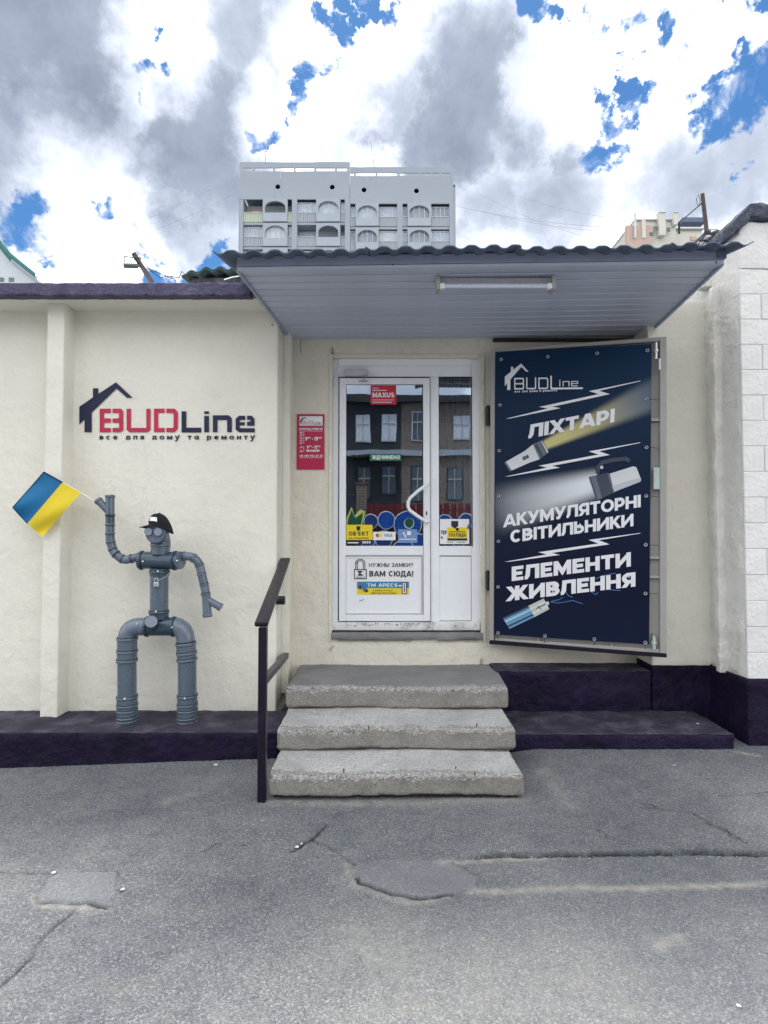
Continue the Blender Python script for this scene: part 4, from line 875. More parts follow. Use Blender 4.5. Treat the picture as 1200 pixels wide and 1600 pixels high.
A.text('НУЖНЫ ЗАМКИ?', (576.5, 886), (645.5, 886), (0, -6.3), 0, .17, .12); A.text('ВАМ СЮДА!', (577, 900.8), (645.5, 900.8), (0, -8.8), 0, .2, .1)
A.rib([(553.8, 890), (572.4, 890), (572.4, 904.2), (553.8, 904.2), (553.8, 890)], 1.3)
for r_, w_ in ((7.2, 1.1), (4.6, 1.1)): A.rib([(563 - r_, 889.5), (563 - r_, 880)] + [(563 + r_ * math.cos(t), 880 - r_ * .85 * math.sin(t)) for t in [PI - i * PI / 10 for i in range(11)]] + [(563 + r_, 889.5)], w_)
A.poly([(558.5, 892), (566, 892), (566, 893.5), (563, 896), (567.5, 898.5), (567, 899.5), (558.5, 899.5), (561.5, 895.5), (558.5, 893.5)]); A.text('APECS', (556, 903.2), (570, 903.2), (0, -2.2), 0, .14, .12)
A.build('lettering', M['dark_print'], s)
s = sticker('sticker', 'blue and yellow lock brand sticker under the padlock advertisement', 558, 908.8, 639, 929, Yp - .0015, M['yellow'])
A = Art((0, Yp - .0015, 0), NF); A.rect(558, 908.8, 639, 918.8, 0); A.text('TM APECS', (574, 916.8), (621, 916.8), (0, -5.2), 1, .18, .14)
A.text('ЗАМКИ РУЧКИ', (583, 924), (613, 924), (0, -2.6), 2, .14, .3); A.text('ДВЕРНЫЕ МЕХАНИЗМЫ', (580, 928), (619, 928), (0, -2.6), 2, .14, .3)
A.rect(628, 910, 635.5, 927.5, 2); A.rect(629.2, 911, 634.2, 926.5, 1); A.rib([(631.7, 912), (631.7, 925)], 1.6, 2); A.disc((563, 917), 4, 3); A.disc((563, 917), 2, 2); A.disc((570, 921), 3.4, 3); A.disc((573, 923), 2.2, 2); A.rect(623, 914, 628, 916, 1)
A.build('lettering', [M['blue'], M['white'], M['dark_print'], M['pipe_light']], s)
A = Art((0, Yp, 0), NF); A.rib([(561, 939.5), (565, 938), (569, 936.5)], .8); A.build('scratch', M['dark_print'], dr)
b = MB()
for i in range(26):
    px = 563 + rr.random() * 95; q = at(px, 975 + rr.uniform(-2, 2), YD - .0425)
    b.add([q + Vector((0, 0, -.012 * rr.random())), q + Vector((.004 * rr.random() + .001, 0, -.01)), q + Vector((.006, 0, .008)), q + Vector((0.001, 0, .006))], [(0, 1, 2, 3)])
b.build('scuff', M['dark_print'], dr, auto=False)

# opening hours board
ho = thing('opening_hours_sign', at(485, 690, YW - .01), 'crimson opening hours board on the wall left of the door', 'sign')
bd = pbox('board', M['sign_red'], ho, 463.5, 507, 647, 733.5, YW - .012, .004)
YB = YW - .012; s = pbox('logo_field', M['white'], ho, 468, 504, 650.5, 665, YB - .001, .001)
A = Art((0, YB - .001, 0), NF)
f_ = lambda p: (468.8 + (p[0] - 90) / 1028 * 34, 651.2 + (p[1] - 65) / 292 * 12)
logo(A, f_, 0, 1, 0, under=True); A.build('logo', [M['dark_print'], M['sign_red']], ho)
A = Art((0, YB, 0), NF)
A.text('РОЗКЛАД РОБОТИ', (468, 672), (504, 672), (0, -3.4), 0, .22, .12); A.rib([(468, 673.6), (504, 673.6)], .5)
for i, tx in enumerate(('пн', 'вт', 'ср', 'чт', 'пт')): A.text(tx, (468.7, 677.6 + i * 4.05), (472.6, 677.6 + i * 4.05), (0, -3.4), 0, .2, .12)
A.text('сб', (468.7, 700.5), (472.6, 700.5), (0, -3.4), 0, .2, .12); A.text('нд', (468.7, 706.2), (472.6, 706.2), (0, -3.4), 0, .2, .12)
A.rib([(474.8, 675), (474.8, 693.5)], .6); A.rib([(474.8, 697), (474.8, 706)], .6)
A.text('9', (477, 688.5), (480.3, 688.5), (0, -5.8), 0, .24); A.text('00', (480.8, 685.5), (485.3, 685.5), (0, -2.8), 0, .22, .12); A.text('-', (487.5, 688), (489.5, 688), (0, -5), 0, .22); A.text('19', (491.3, 688.5), (497, 688.5), (0, -5.8), 0, .24, .1); A.text('00', (497.6, 685.5), (502.6, 685.5), (0, -2.8), 0, .22, .12)
A.text('9', (479.5, 701.3), (482.4, 701.3), (0, -5), 0, .24); A.text('00', (482.8, 698.7), (486.8, 698.7), (0, -2.4), 0, .22, .12); A.text('-', (488.3, 701), (490, 701), (0, -5), 0, .22); A.text('17', (491.5, 701.3), (496, 701.3), (0, -5), 0, .24, .1); A.text('00', (496.6, 698.7), (500.8, 698.7), (0, -2.4), 0, .22, .12)
A.text('вихідний', (479, 706), (499, 706), (0, -4.4), 0, .24, .12); A.text('+38 098 552 29 25', (467.5, 714), (504, 714), (0, -3.2), 0, .22, .12); A.rib([(468, 715.4), (504, 715.4)], .5)
A.build('lettering', M['white'], ho)

# painted logo on the wall
lg = thing('painted_wall_logo', at(262, 640, YL), 'crimson and navy stencilled house logo with shop name painted on the cream wall', 'sign')
YS = YL - .0035
A = Art((0, YS, 0), NF); f_ = lambda p: (100 + p[0] / 3.75, 580 + p[1] / 3.75); logo(A, f_, 0, 1, 0); A.build('logo', [M['navy'], M['crimson']], lg)
A = Art((0, YS, 0), NF); A.text('все для дому та ремонту', (155.5, 686.8), (398.5, 686.8), (0, -8.2), 0, .2, .34); tag(A.build('slogan', M['dark_print'], lg), kind='stuff')

# ---------------------------------------------------------------- steel door leaf folded back, with the banner
pL, pR = at(770, 780, 4.88), at(1040, 780, 4.47)
dv = (pR - pL); dv.z = 0; dvn = dv.normalized(); PN = Vector((dvn.y, -dvn.x, 0)); P0 = pL.copy()
def dp(px, py, e=0): return on_plane(px, py, P0, PN) + PN * e
sd = thing('steel_door', dp(900, 1015), 'grey steel door leaf folded open against the wall, right of the glazed door', 'door')
def slab(nm, m, parent, q, e0, e1, bev=0):   # photo quad (tl,tr,br,bl) extruded between two distances from the door plane
    b = MB(); b.hexa([dp(*p, e1) for p in q], [dp(*p, e0) for p in q]); return b.build(nm, m, parent, bev=bev)
slab('door_sheet', M['steel_grey'], sd, [(769, 548), (1040, 528), (1040, 1020), (767, 1000)], -.03, -.02)
slab('door_edge', M['steel_grey'], sd, [(1030.5, 528), (1041, 527), (1041, 1022), (1030.5, 1021)], -.02, .02, .003)
slab('door_edge', M['steel_grey'], sd, [(767, 548), (774.5, 547.5), (772, 1000), (765, 1000)], -.02, .02, .003)
slab('door_edge', M['steel_grey'], sd, [(774.5, 546.5), (1030.5, 527.5), (1030.5, 534), (774.5, 551)], -.02, .018, .003)
slab('door_foot', M['rail'], sd, [(765, 1000.5), (1041, 1020), (1041, 1026.5), (765, 1005.5)], -.03, .03, .003)
slab('door_edge', M['steel_grey'], sd, [(774, 996.5), (1030, 1014), (1030, 1020), (774, 1000.3)], -.02, .016, .003)
for y_ in (655, 750 + 120, 900): slab('cross_rib', M['steel_grey'], sd, [(1013, y_ - 1), (1030.5, y_ - .6), (1030.5, y_ + 3), (1013, y_ + 3)], -.02, .012)
for x_ in (840, 955, 1020): slab('cross_rib', M['steel_grey'], sd, [(x_, 990), (x_ + 2, 990), (x_ + 2, 1012 + (x_ - 955) * .06), (x_, 1012 + (x_ - 955) * .06)], -.02, .010)
for (x_, y0_, y1_) in ((1024, 537, 563), (1021, 993, 1013)):
    b = MB(); b.tube([dp(x_, y0_, .03), dp(x_, y1_, .03)], .012, 10); b.tube([dp(x_, (y0_ + y1_) / 2 - 2, .03), dp(x_, (y0_ + y1_) / 2 + 2, .03)], .019, 10); b.build('bolt_bar', M['metal'] if y0_ < 900 else M['curtain'], sd, smooth=True)
slab('keeper', M['metal'], sd, [(1028, 562), (1032, 562), (1032, 580), (1028, 580)], .02, .04, .002)
slab('lock_box', M['curtain'], sd, [(1020.5, 731), (1030, 731), (1030, 765), (1020.5, 765)], .0, .03, .003)
for y_ in (649, 907):
    b = MB(); q = at(762.5, y_, 4.90); b.tube([q + Vector((0, 0, -.085)), q + Vector((0, 0, .085))], .013, 12); b.box(q.x - .012, q.x + .025, q.y, q.y + .05, q.z - .08, q.z + .08); b.build('hinge', M['black'], sd)
# banner
bn = thing('advertising_banner', dp(900, 1004, .03), 'navy banner advertising torches lamps and batteries tied to the open steel door', 'banner')
TL, TR, BR_, BL_ = (775.5, 552), (1017.5, 539), (1013.5, 1006), (773.3, 990.5)
EB = .028
def bil(u, v):
    return (TL[0] * (1 - u) * (1 - v) + TR[0] * u * (1 - v) + BR_[0] * u * v + BL_[0] * (1 - u) * v, TL[1] * (1 - u) * (1 - v) + TR[1] * u * (1 - v) + BR_[1] * u * v + BL_[1] * (1 - u) * v)
nu, nv = 130, 240; vs = []; cols = []
def lerp3(a, b, t): return [a[i] + (b[i] - a[i]) * t for i in range(3)]
def beam(px, py, ax, ay, bx, by, w0, w1, soft):
    dx, dy = bx - ax, by - ay; L_ = math.hypot(dx, dy); t = ((px - ax) * dx + (py - ay) * dy) / L_ / L_; s = abs((px - ax) * dy - (py - ay) * dx) / L_
    if t < 0: return 0, 0
    w = w0 + (w1 - w0) * t; k = 1 - min(1, max(0, (s - w * (1 - soft)) / (w * soft * 1.3))); return k * k * (3 - 2 * k), t
for j in range(nv + 1):
    for i in range(nu + 1):
        u, v = i / nu, j / nv; px, py = bil(u, v)
        e = EB + .004 * mn.noise(Vector((u * 3, v * 5, 0))) * min(1, 8 * min(u, 1 - u, v, 1 - v))
        vs.append(dp(px, py, e))
        c_ = lerp3((.002, .024, .066), (.0015, .0045, .025), min(1, v * 1.35)); c_ = lerp3(c_, (.0015, .008, .032), max(0, (v - .85) / .15))
        k, t = beam(px, py, 852, 696, 1020, 618, 8, 27, .55)
        a_ = k * max(0, 1 - t * .95) * .9; c_ = lerp3(c_, (.58, .53, .24) if t < .45 else lerp3((.58, .53, .24), (.35, .42, .48), min(1, (t - .45) * 2)), min(1, a_ + (.22 * k if t < 1.1 else 0)))
        k, t = beam(px, py, 936, 754, 770, 800, 22, 40, .8)
        fall = max(0, 1 - (t * .95) ** 1.6); c_ = lerp3(c_, (.74, .77, .80), min(1, k * fall))
        cols += c_ + [1]
me = bpy.data.meshes.new('banner_sheet'); me.from_pydata(vs, [], [(j * (nu + 1) + i, j * (nu + 1) + i + 1, (j + 1) * (nu + 1) + i + 1, (j + 1) * (nu + 1) + i) for j in range(nv) for i in range(nu)])
ca = me.color_attributes.new('print', 'FLOAT_COLOR', 'POINT'); ca.data.foreach_set('color', cols)
me.materials.append(attr_mat('banner_print', 'print', .5, spec=.2)); link('banner_sheet', me, bn, True)
def BA(l=.0): return Art(P0 + PN * (EB + .0045 + l), PN, .0)
c3 = lambda p: (750 + p[0] / 3.871, 520 + p[1] / 3.871)
c4 = lambda p: (750 + p[0] / 3.871, 760 + p[1] / 3.871)
A = BA()
f_ = lambda p: c3((150 + (p[0] - 90) * .459, 187 + (p[1] - 65) * .545 - (p[0] - 90) * .006))
logo(A, f_, 0, 0, 0, under=True)
A.text('все для дома и ремонта', c3((210, 362)), c3((466, 354)), (0, -3.6), 0, .17, .14)
A.build('logo', M['poster_white'], bn)
A = BA()
def light(f, x0, y0, x1, y1):   # lightning flourish from lower left tip to upper right tip (crop px)
    g = lambda x, y: (x0 + (x - 155) / 817 * (x1 - x0), y0 + (x - 155) / 817 * (y1 - y0) + (y - (520 - (x - 155) * .2815)))
    for poly in (((155, 520), (430, 453), (487, 456), (185, 517)), ((358, 448), (400, 440), (487, 456), (432, 463)), ((358, 448), (740, 366), (785, 371), (425, 450)), ((660, 353), (700, 344), (786, 371), (738, 377)), ((660, 353), (972, 289), (968, 293), (715, 352))):
        A.poly([f(g(*p)) for p in poly])
for args in ((c3, 155, 520, 972, 290), (c3, 150, 870, 972, 663), (c4, 148, 456, 972, 282)):
    A = BA(); light(*args); A.build('lightning_flourish', M['poster_white'], bn)
A = BA(.0005)
A.text('ЛІХТАРІ', c3((292, 640)), c3((812, 540)), (1.2, -21.5), 0, .24, .06)
A.text('АКУМУЛЯТОРНІ', c4((142, 248)), c4((972, 125)), (0, -19.5), 0, .22, .05)
A.text('СВІТИЛЬНИКИ', c4((182, 342)), c4((928, 240)), (0, -19.5), 0, .22, .05)
A.text('ЕЛЕМЕНТИ', c4((192, 573)), c4((912, 484)), (0, -22.5), 0, .24, .07)
A.text('ЖИВЛЕННЯ', c4((160, 695)), c4((940, 605)), (0, -22.5), 0, .24, .06)
A.build('lettering', M['poster_white'], bn)
gr = mat('torch_grey_print', (.12, .14, .18), .4, .1); gd = mat('torch_dark_print', (.045, .055, .085), .4, .1); gl_ = mat('torch_light_print', (.62, .64, .66), .4, .1); gb = mat('battery_blue_print', (.12, .30, .48), .4, .1); gs_ = mat('battery_silver_print', (.50, .52, .46), .4, .1); gbl = mat('spark_blue_print', (.08, .25, .55), .4)
A = BA(.0002)
q3 = lambda *p: [c3(x) for x in p]
A.poly(q3((147, 785), (270, 715), (320, 675), (362, 765), (300, 785), (180, 838)), 2); A.poly(q3((320, 675), (368, 652), (412, 725), (360, 765)), 0); A.poly(q3((330, 680), (345, 670), (385, 748), (372, 758)), 1); A.poly(q3((368, 652), (376, 656), (414, 720), (408, 728)), 2)
A.poly(q3((255, 752), (290, 737), (298, 756), (262, 773)), 1); A.poly(q3((264, 754), (282, 746), (287, 757), (268, 765)), 0); A.poly(q3((147, 785), (157, 780), (192, 832), (180, 838)), 0)
A.build('torch_picture', [gr, gd, gl_], bn)
A = BA(.0002)
A.poly(q3((658, 872), (770, 845), (815, 965), (710, 1012), (690, 970)), 1); A.poly(q3((668, 872), (700, 862), (738, 1000), (712, 1010)), 0); A.poly(q3((770, 850), (795, 850), (832, 955), (808, 968)), 0)
A.poly(q3((785, 852), (925, 808), (945, 812), (974, 885), (972, 900), (812, 962)), 2); A.poly(q3((800, 925), (972, 875), (972, 900), (812, 962)), 3)
A.rib(q3((712, 850), (712, 815), (740, 785), (800, 770), (880, 762), (905, 775)), 6.5, 1); A.disc(c3((736, 814)), 2.6, 2)
A.build('lamp_picture', [gr, gd, gl_, mat('torch_shade_print', (.48, .5, .54), .4)], bn)
A = BA(.0003); q4 = lambda *p: [c4(x) for x in p]
def lerp2(a, b, t): return (a[0] + (b[0] - a[0]) * t, a[1] + (b[1] - a[1]) * t)
a0, a1, b0, b1 = (137, 795), (178, 862), (292, 722), (330, 790); d0, d1 = (385, 678), (420, 742)
for i, m_ in enumerate((1, 0, 4, 0, 0, 1, 0)):
    t0, t1 = i / 7, (i + 1) / 7; A.poly(q4(lerp2(a0, a1, t0), lerp2(b0, b1, t0), lerp2(b0, b1, t1), lerp2(a0, a1, t1)), m_)
for i, m_ in enumerate((2, 3, 2, 3, 2)):
    t0, t1 = i / 5, (i + 1) / 5; A.poly(q4(lerp2(b0, b1, t0), lerp2(d0, d1, t0), lerp2(d0, d1, t1), lerp2(b0, b1, t1)), m_)
A.rib(q4((340, 740), (395, 712)), 1.4, 1); A.rib(q4((347, 722), (372, 745)), 1.2, 1); A.poly(q4((398, 700), (412, 694), (420, 712), (406, 720)), 3)
A.build('battery_picture', [gb, gd, gs_, gl_, mat('battery_light_print', (.35, .55, .7), .4)], bn)
A = BA(.0003)
for pp in ([(425, 700), (450, 690), (480, 685), (500, 670)], [(430, 698), (470, 705), (510, 700), (560, 690), (620, 710)], [(520, 640), (535, 660), (560, 672)], [(600, 600), (650, 580)], [(700, 560), (740, 540), (820, 525)], [(660, 630), (700, 655), (715, 640)], [(780, 625), (850, 630)]): A.rib(q4(*pp), .8)
tag(A.build('spark_picture', gbl, bn), kind='stuff')
# grommets with ties
gro = [c3(p) for p in ((130, 168), (411, 151), (707, 131), (1010, 114), (1005, 405), (1004, 696), (1002, 988), (124, 442), (119, 716), (115, 988))] + [c4(p) for p in ((114, 331), (112, 605), (111, 882), (393, 900), (690, 919), (997, 940), (998, 645), (999, 352))]
gm = None; tm = None
for i, g in enumerate(gro):
    b = MB(); n_ = 14; c0 = dp(g[0], g[1], EB + .006); U_ = dvn; V_ = Vector((0, 0, 1))
    pts = [c0 + (U_ * math.cos(2 * PI * k / n_) + V_ * math.sin(2 * PI * k / n_)) * .0105 for k in range(n_)] + [c0 + U_ * .0105]
    b.tube(pts, .0032, 6, caps=False); o = b.build('grommet', M['metal'], bn, smooth=True)
    side = (0, -9) if i in (1, 2, 3) else (0, 12) if i in (12, 13, 14, 15) else (20 if g[0] > 900 else -4, 1)
    if i == 0: side = (-4, 1)
    b = MB(); b.tube([dp(g[0], g[1], EB + .007), dp(g[0] + side[0] * .5, g[1] + side[1] * .5, EB + .003), dp(g[0] + side[0], g[1] + side[1], .012)], .0022, 5); b.build('tie', M['black'], bn)

# ---------------------------------------------------------------- pipe figure
YF_ = 4.33
fig = thing('pipe_figure', at(245, 1126, YF_), 'life size grey plastic pipe figure waving beside the logo wall', 'figure')
s_ = YF_ / F
def pf(x, y, e=0): return at(x, y, YF_ + e)
def plen(pts): return sum((Vector(b) - Vector(a)).length for a, b in zip(pts[:-1], pts[1:]))
def pipe(nm, pts, r, collars=(), m='pipe', ends=(0, 0), n=28, cr=1.13, cl_=.012):
    """tube of pixel radius r along pts (3D), with raised collars at the given fractions"""
    P_ = [Vector(p) for p in pts]; cum = [0]
    for a, b in zip(P_[:-1], P_[1:]): cum.append(cum[-1] + (b - a).length)
    Lt = cum[-1]
    def pos(d):
        d = min(max(d, 0), Lt)
        for i in range(len(P_) - 1):
            if d <= cum[i + 1] + 1e-9: return P_[i].lerp(P_[i + 1], (d - cum[i]) / max(1e-9, cum[i + 1] - cum[i]))
        return P_[-1]
    ds = {c: 1.0 for c in cum}
    for t in collars:
        d = t * Lt
        for dd, k in ((-cl_, 1.0), (-cl_ * .75, cr * .985), (-cl_ * .3, cr), (cl_ * .3, cr), (cl_ * .7, cr * .96), (cl_ * .75, .97), (cl_ * .95, .97), (cl_ * 1.1, 1.)):
            ds[min(max(d + dd, 0), Lt)] = k
    keys = sorted(ds); R = r * s_
    b = MB(); b.tube([pos(k) for k in keys], [R * ds[k] for k in keys], n, caps=True); o = b.build(nm, M[m], fig, smooth=True)
    for t in collars:
        d = t * Lt; a_, c_ = pos(d + cl_ * .9), pos(d + cl_ * .9 + .0035)
        if (c_ - a_).length < .002: a_, c_ = pos(d - cl_ * 1.2 - .0035), pos(d - cl_ * 1.2)
        sb = MB(); sb.tube([a_, c_], R * 1.035, n, caps=True); sb.build('rubber_seal', M['black'], o, smooth=True)  # thin black ring along the seam beside each collar
    return o
def arcpts(a, c, b, n=8):          # quadratic bend a -> b with control c
    a, b, c = Vector(a), Vector(b), Vector(c); return [a * (1 - t) ** 2 + c * 2 * t * (1 - t) + b * t * t for t in [i / n for i in range(n + 1)]]
# legs
for (xb, xm, xt, ys_) in ((199, 198.3, 199, (1125, 1090, 1032, 994)), (293, 292.3, 290.3, (1126, 1088, 1030, 1003))):
    b_ = pipe('foot_coupler', [pf(xb, ys_[0] + 2), pf(xb - .3, ys_[1] - 4)], 15.2, (.04, .16, .42, .62, .93), m='pipe', cr=1.06, cl_=.010)
    pipe('leg_pipe', [pf(xb - .3, ys_[1]), pf(xm, ys_[2])], 14, (), m='pipe')
    pipe('knee_coupler', [pf(xm, ys_[2] + 3), pf(xt, ys_[3])], 14.8, (.08, .42, .9), m='pipe', cr=1.08)
lx = arcpts(pf(199, 996), pf(200, 979), pf(219, 979), 10); pipe('hip_elbow', lx + [pf(230, 979)], 13.8, (), m='pipe_light')
rx = arcpts(pf(290.3, 1005), pf(290, 979), pf(272, 979), 10); pipe('hip_elbow', [pf(290.3, 1006)] + rx, 14, (0.03,), m='pipe_light', cr=1.1)
pipe('hip_tee', [pf(228, 979), pf(275, 979)], 14.3, (.06, .93), m='pipe_dark')
pipe('hip_stub', [pf(240, 981), pf(236.3, 971.5, -.15)], 8.6, (.78,), m='pipe_dark', cr=1.05)
pipe('stub_cap', [pf(236.3, 971.5, -.15), pf(236.2, 971.2, -.156)], 8.8, (), m='pipe_light')
# torso
pipe('torso_pipe', [pf(248.6, 966), pf(249, 893)], 13.7, (), m='pipe')
pipe('waist_coupler', [pf(248.4, 967), pf(248.5, 953)], 14.6, (.78,), m='pipe_dark', cr=1.06)
pipe('chest_coupler', [pf(249.2, 900), pf(249.6, 888)], 14.6, (.55,), m='pipe_dark', cr=1.08)
pipe('chest_tee', [pf(218, 875.5), pf(250, 875.5), pf(280, 876, -.03)], 13.6, (.06, .9), m='pipe_dark')
pipe('chest_cap', [pf(280, 876, -.03), pf(282.5, 876, -.034)], 13.2, (), m='pipe_light')
pipe('neck', [pf(250.5, 866), pf(251, 847)], 14.4, (.75,), m='pipe', cr=1.07)
# head: elbow turned to the viewer with an end cap, two small caps as eyes
hd = arcpts(pf(251.5, 851), pf(251, 834, .01), pf(243.5, 833, -.10), 8); pipe('head_elbow', hd, 14.6, (.93,), m='pipe', cr=1.1)
fx = pf(243, 832.6, -.108); nrm_ = (pf(243, 832.6, -.108) - pf(246, 833, -.06)).normalized()
pipe('face_cap', [fx, fx + nrm_ * .006], 14.8, (), m='pipe_light')
for (ex, ey) in ((233.2, 831), (248.3, 831.4)):
    e0 = pf(ex, ey, -.108); pipe('eye', [e0, e0 + nrm_ * .03], 5.7, (), m='eye_grey')
# screws
for (x_, y_, e) in ((223, 877, -.068), (276.5, 876, -.1), (246.5, 892.5, -.072), (243.5, 955.5, -.072), (223.5, 981.8, -.068), (268.3, 980.4, -.072), (194.5, 1091.8, -.078), (288.5, 1091.2, -.078), (213.5, 974.5, -.068)):
    b = MB(); q = pf(x_, y_, e); b.tube([q + Vector((0, .01, 0)), q + Vector((0, -.002, 0))], .0062, 10); b.build('screw', M['white'], fig)
# raised arm
ra_ = [(219, 869.5), (206, 872.8), (196, 874.6), (188, 871.5), (181.5, 866), (177, 860), (174.4, 852), (172.3, 843), (172, 832), (172, 818), (172, 803)]
P_ = [pf(x, y) for x, y in ra_]
sm = [P_[0]]
for i in range(len(P_) - 1):
    p0, p1, p2, p3 = P_[max(i - 1, 0)], P_[i], P_[i + 1], P_[min(i + 2, len(P_) - 1)]
    for t in (.25, .5, .75, 1): sm.append(.5 * ((2 * p1) + (p2 - p0) * t + (2 * p0 - 5 * p1 + 4 * p2 - p3) * t * t + (-p0 + 3 * p1 - 3 * p2 + p3) * t ** 3))
def split_arm(sm, cuts, r, mats):
    n = len(sm); prev = 0
    for i, c in enumerate(cuts):
        k = int(round(c * (n - 1))); seg = sm[prev:k + 1]
        pipe('arm_fitting', seg, r, (.96,) if i < len(cuts) - 1 else (.9,), m=mats[i % len(mats)], n=20, cl_=.011, cr=1.17); prev = k
split_arm(sm, (.13, .27, .42, .56, .68, .79, .9, 1.0), 6.7, ('pipe', 'pipe_light', 'pipe', 'pipe_light', 'pipe', 'pipe', 'pipe', 'pipe_dark'))
def open_pipe(nm, a, b, r, m='pipe'):
    a, b = Vector(a), Vector(b); d = (b - a); L_ = d.length; R = r * s_; bb = MB()
    ts = [0, L_ - .022, L_ - .020, L_ - .010, L_ - .008, L_, L_, L_ - .03]; rs = [R, R, R * 1.14, R * 1.16, R * 1.1, R * 1.08, R * .86, R * .84]
    bb.tube([a + d.normalized() * (t if i != 6 else t + 1e-5) for i, t in enumerate(ts)], rs, 22, caps=False)
    bb.tube([a + d.normalized() * (L_ - .031), a + d.normalized() * (L_ - .03)], R * .84, 22); return bb.build(nm, M[m], fig, smooth=True)
open_pipe('hand_pipe', pf(172, 805), pf(172, 773.5), 6.6, 'pipe'); open_pipe('thumb_pipe', pf(171, 800), pf(152.5, 781), 5.9, 'pipe')
# lowered arm
ra_ = [(279, 868), (290, 869), (300, 870.5), (308, 876.5), (312.5, 885), (315, 896), (317.5, 907), (320, 918), (321.7, 930)]
P_ = [pf(x, y) for x, y in ra_]; sm = [P_[0]]
for i in range(len(P_) - 1):
    p0, p1, p2, p3 = P_[max(i - 1, 0)], P_[i], P_[i + 1], P_[min(i + 2, len(P_) - 1)]
    for t in (.25, .5, .75, 1): sm.append(.5 * ((2 * p1) + (p2 - p0) * t + (2 * p0 - 5 * p1 + 4 * p2 - p3) * t * t + (-p0 + 3 * p1 - 3 * p2 + p3) * t ** 3))
split_arm(sm, (.12, .3, .5, .66, .83, 1.0), 6.7, ('pipe', 'pipe_light', 'pipe', 'pipe_light', 'pipe', 'pipe_light'))
open_pipe('hand_pipe', pf(322, 929), pf(324.3, 964), 6.8, 'pipe_light'); open_pipe('thumb_pipe', pf(322.5, 936), pf(346, 949.5), 5.8, 'pipe_light')
# cap
cp = thing('black_cap', pf(250, 815), 'black baseball cap with white patch on the head of the pipe figure', 'cap')
c0 = pf(252.5, 824, -.03)
def capv(th, ph, grow=0.):          # th round the head (viewer side is 1.5 pi), ph up the crown
    drop = .075 * max(0, math.sin(th - .2)) ** .8 * .6 + .055 * max(0, math.cos(th)) if True else 0
    r_ = max(0, math.cos(ph)) ** .75; h_ = math.sin(ph) * .088 - drop * math.cos(ph) ** 1.4
    lift = -.004 * max(0, -math.cos(th)) * math.cos(ph)
    return c0 + Vector((math.cos(th) * (.086 + grow) * r_ - .016 * math.sin(ph), math.sin(th) * (.098 + grow) * r_ - .005, h_ + .016 - lift * .8 + grow))
b = MB(); nA, nB = 32, 10; vs = [capv(2 * PI * i / nA, j / nB * PI / 2) for j in range(nB + 1) for i in range(nA)]
fs = [(j * nA + i, j * nA + (i + 1) % nA, (j + 1) * nA + (i + 1) % nA, (j + 1) * nA + i) for j in range(nB) for i in range(nA)]
b.add(vs, fs); b.build('crown', M['cap_cloth'], cp, smooth=True)
b = MB(); b.tube([capv(0, PI / 2) - Vector((0, 0, .003)), capv(0, PI / 2) + Vector((0, 0, .004))], .009, 10); b.build('button', M['cap_cloth'], cp)
b = MB(); vs = []; K = 16            # curved brim pointing down to the left
for j in range(5):
    t = j / 4
    for i in range(K + 1):
        u = i / K; th = PI * (.92 + .58 * u); p = capv(th, 0); out = .060 * t * math.sin(PI * u) ** .6
        vs.append(p + Vector((-out * .9, -out * .6, -out * .30 + .001)))
vs2 = [v + Vector((0, 0, -.005)) for v in vs]; n_ = len(vs)
fs = [(j * (K + 1) + i, j * (K + 1) + i + 1, (j + 1) * (K + 1) + i + 1, (j + 1) * (K + 1) + i) for j in range(4) for i in range(K)]
b.add(vs + vs2, fs + [tuple(q + n_ for q in f) for f in fs] + [(4 * (K + 1) + i, 4 * (K + 1) + i + 1, n_ + 4 * (K + 1) + i + 1, n_ + 4 * (K + 1) + i) for i in range(K)]); b.build('brim', M['cap_cloth'], cp, smooth=True)
b = MB(); vs = [capv(PI * (1.28 + .26 * i / 8), .30 + .38 * j / 2, .003) for i in range(9) for j in range(3)]
b.add(vs, [(i * 3 + j, (i + 1) * 3 + j, (i + 1) * 3 + j + 1, i * 3 + j + 1) for i in range(8) for j in range(2)]); b.build('patch', M['white'], cp, smooth=True)
# chain and padlock
ch = thing('chain_with_padlock', pf(247, 905), 'thin steel chain with small padlock round the neck of the pipe figure', 'padlock')
cpts = [(235.5, 893), (236, 899), (239.5, 903.5), (244, 906.5), (249, 906), (255, 903.5), (261, 899.5), (265.5, 894)]
rk = 0
for (a, b2) in zip(cpts[:-1], cpts[1:]):
    for k in (0, .5):
        x_ = a[0] + (b2[0] - a[0]) * k; y_ = a[1] + (b2[1] - a[1]) * k; x2 = a[0] + (b2[0] - a[0]) * (k + .5); y2 = a[1] + (b2[1] - a[1]) * (k + .5)
        dx = (x_ + x2) / 2 - 249; e = -math.sqrt(max(0, 15.5 ** 2 - dx * dx)) * s_ - .004
        p = pf(x_, y_, e); q = pf(x2, y2, e); d = (q - p) * .62; mid_ = (p + q) / 2; sd_ = d.cross(Vector((0, 1, 0) if rk % 2 else (0, .5, 1))).normalized() * .0042; rk += 1
        b = MB(); b.tube([mid_ - d + sd_, mid_ + d + sd_, mid_ + d * 1.15, mid_ + d - sd_, mid_ - d - sd_, mid_ - d * 1.15, mid_ - d + sd_], .0016, 5, caps=False); b.build('chain_link', M['metal'], ch)
q = pf(244.3, 906, -.078); b = MB(); b.tube([q + Vector((-.013, 0, -.02)), q + Vector((-.013, 0, 0)), q + Vector((-.008, 0, .010)), q + Vector((0, 0, .013)), q + Vector((.008, 0, .010)), q + Vector((.013, 0, 0)), q + Vector((.013, 0, -.02))], .0032, 8); b.build('shackle', M['metal'], ch, smooth=True)
box('lock_body', M['metal'], ch, q.x - .019, q.x + .019, q.y - .008, q.y + .008, q.z - .052, q.z - .017, .004)
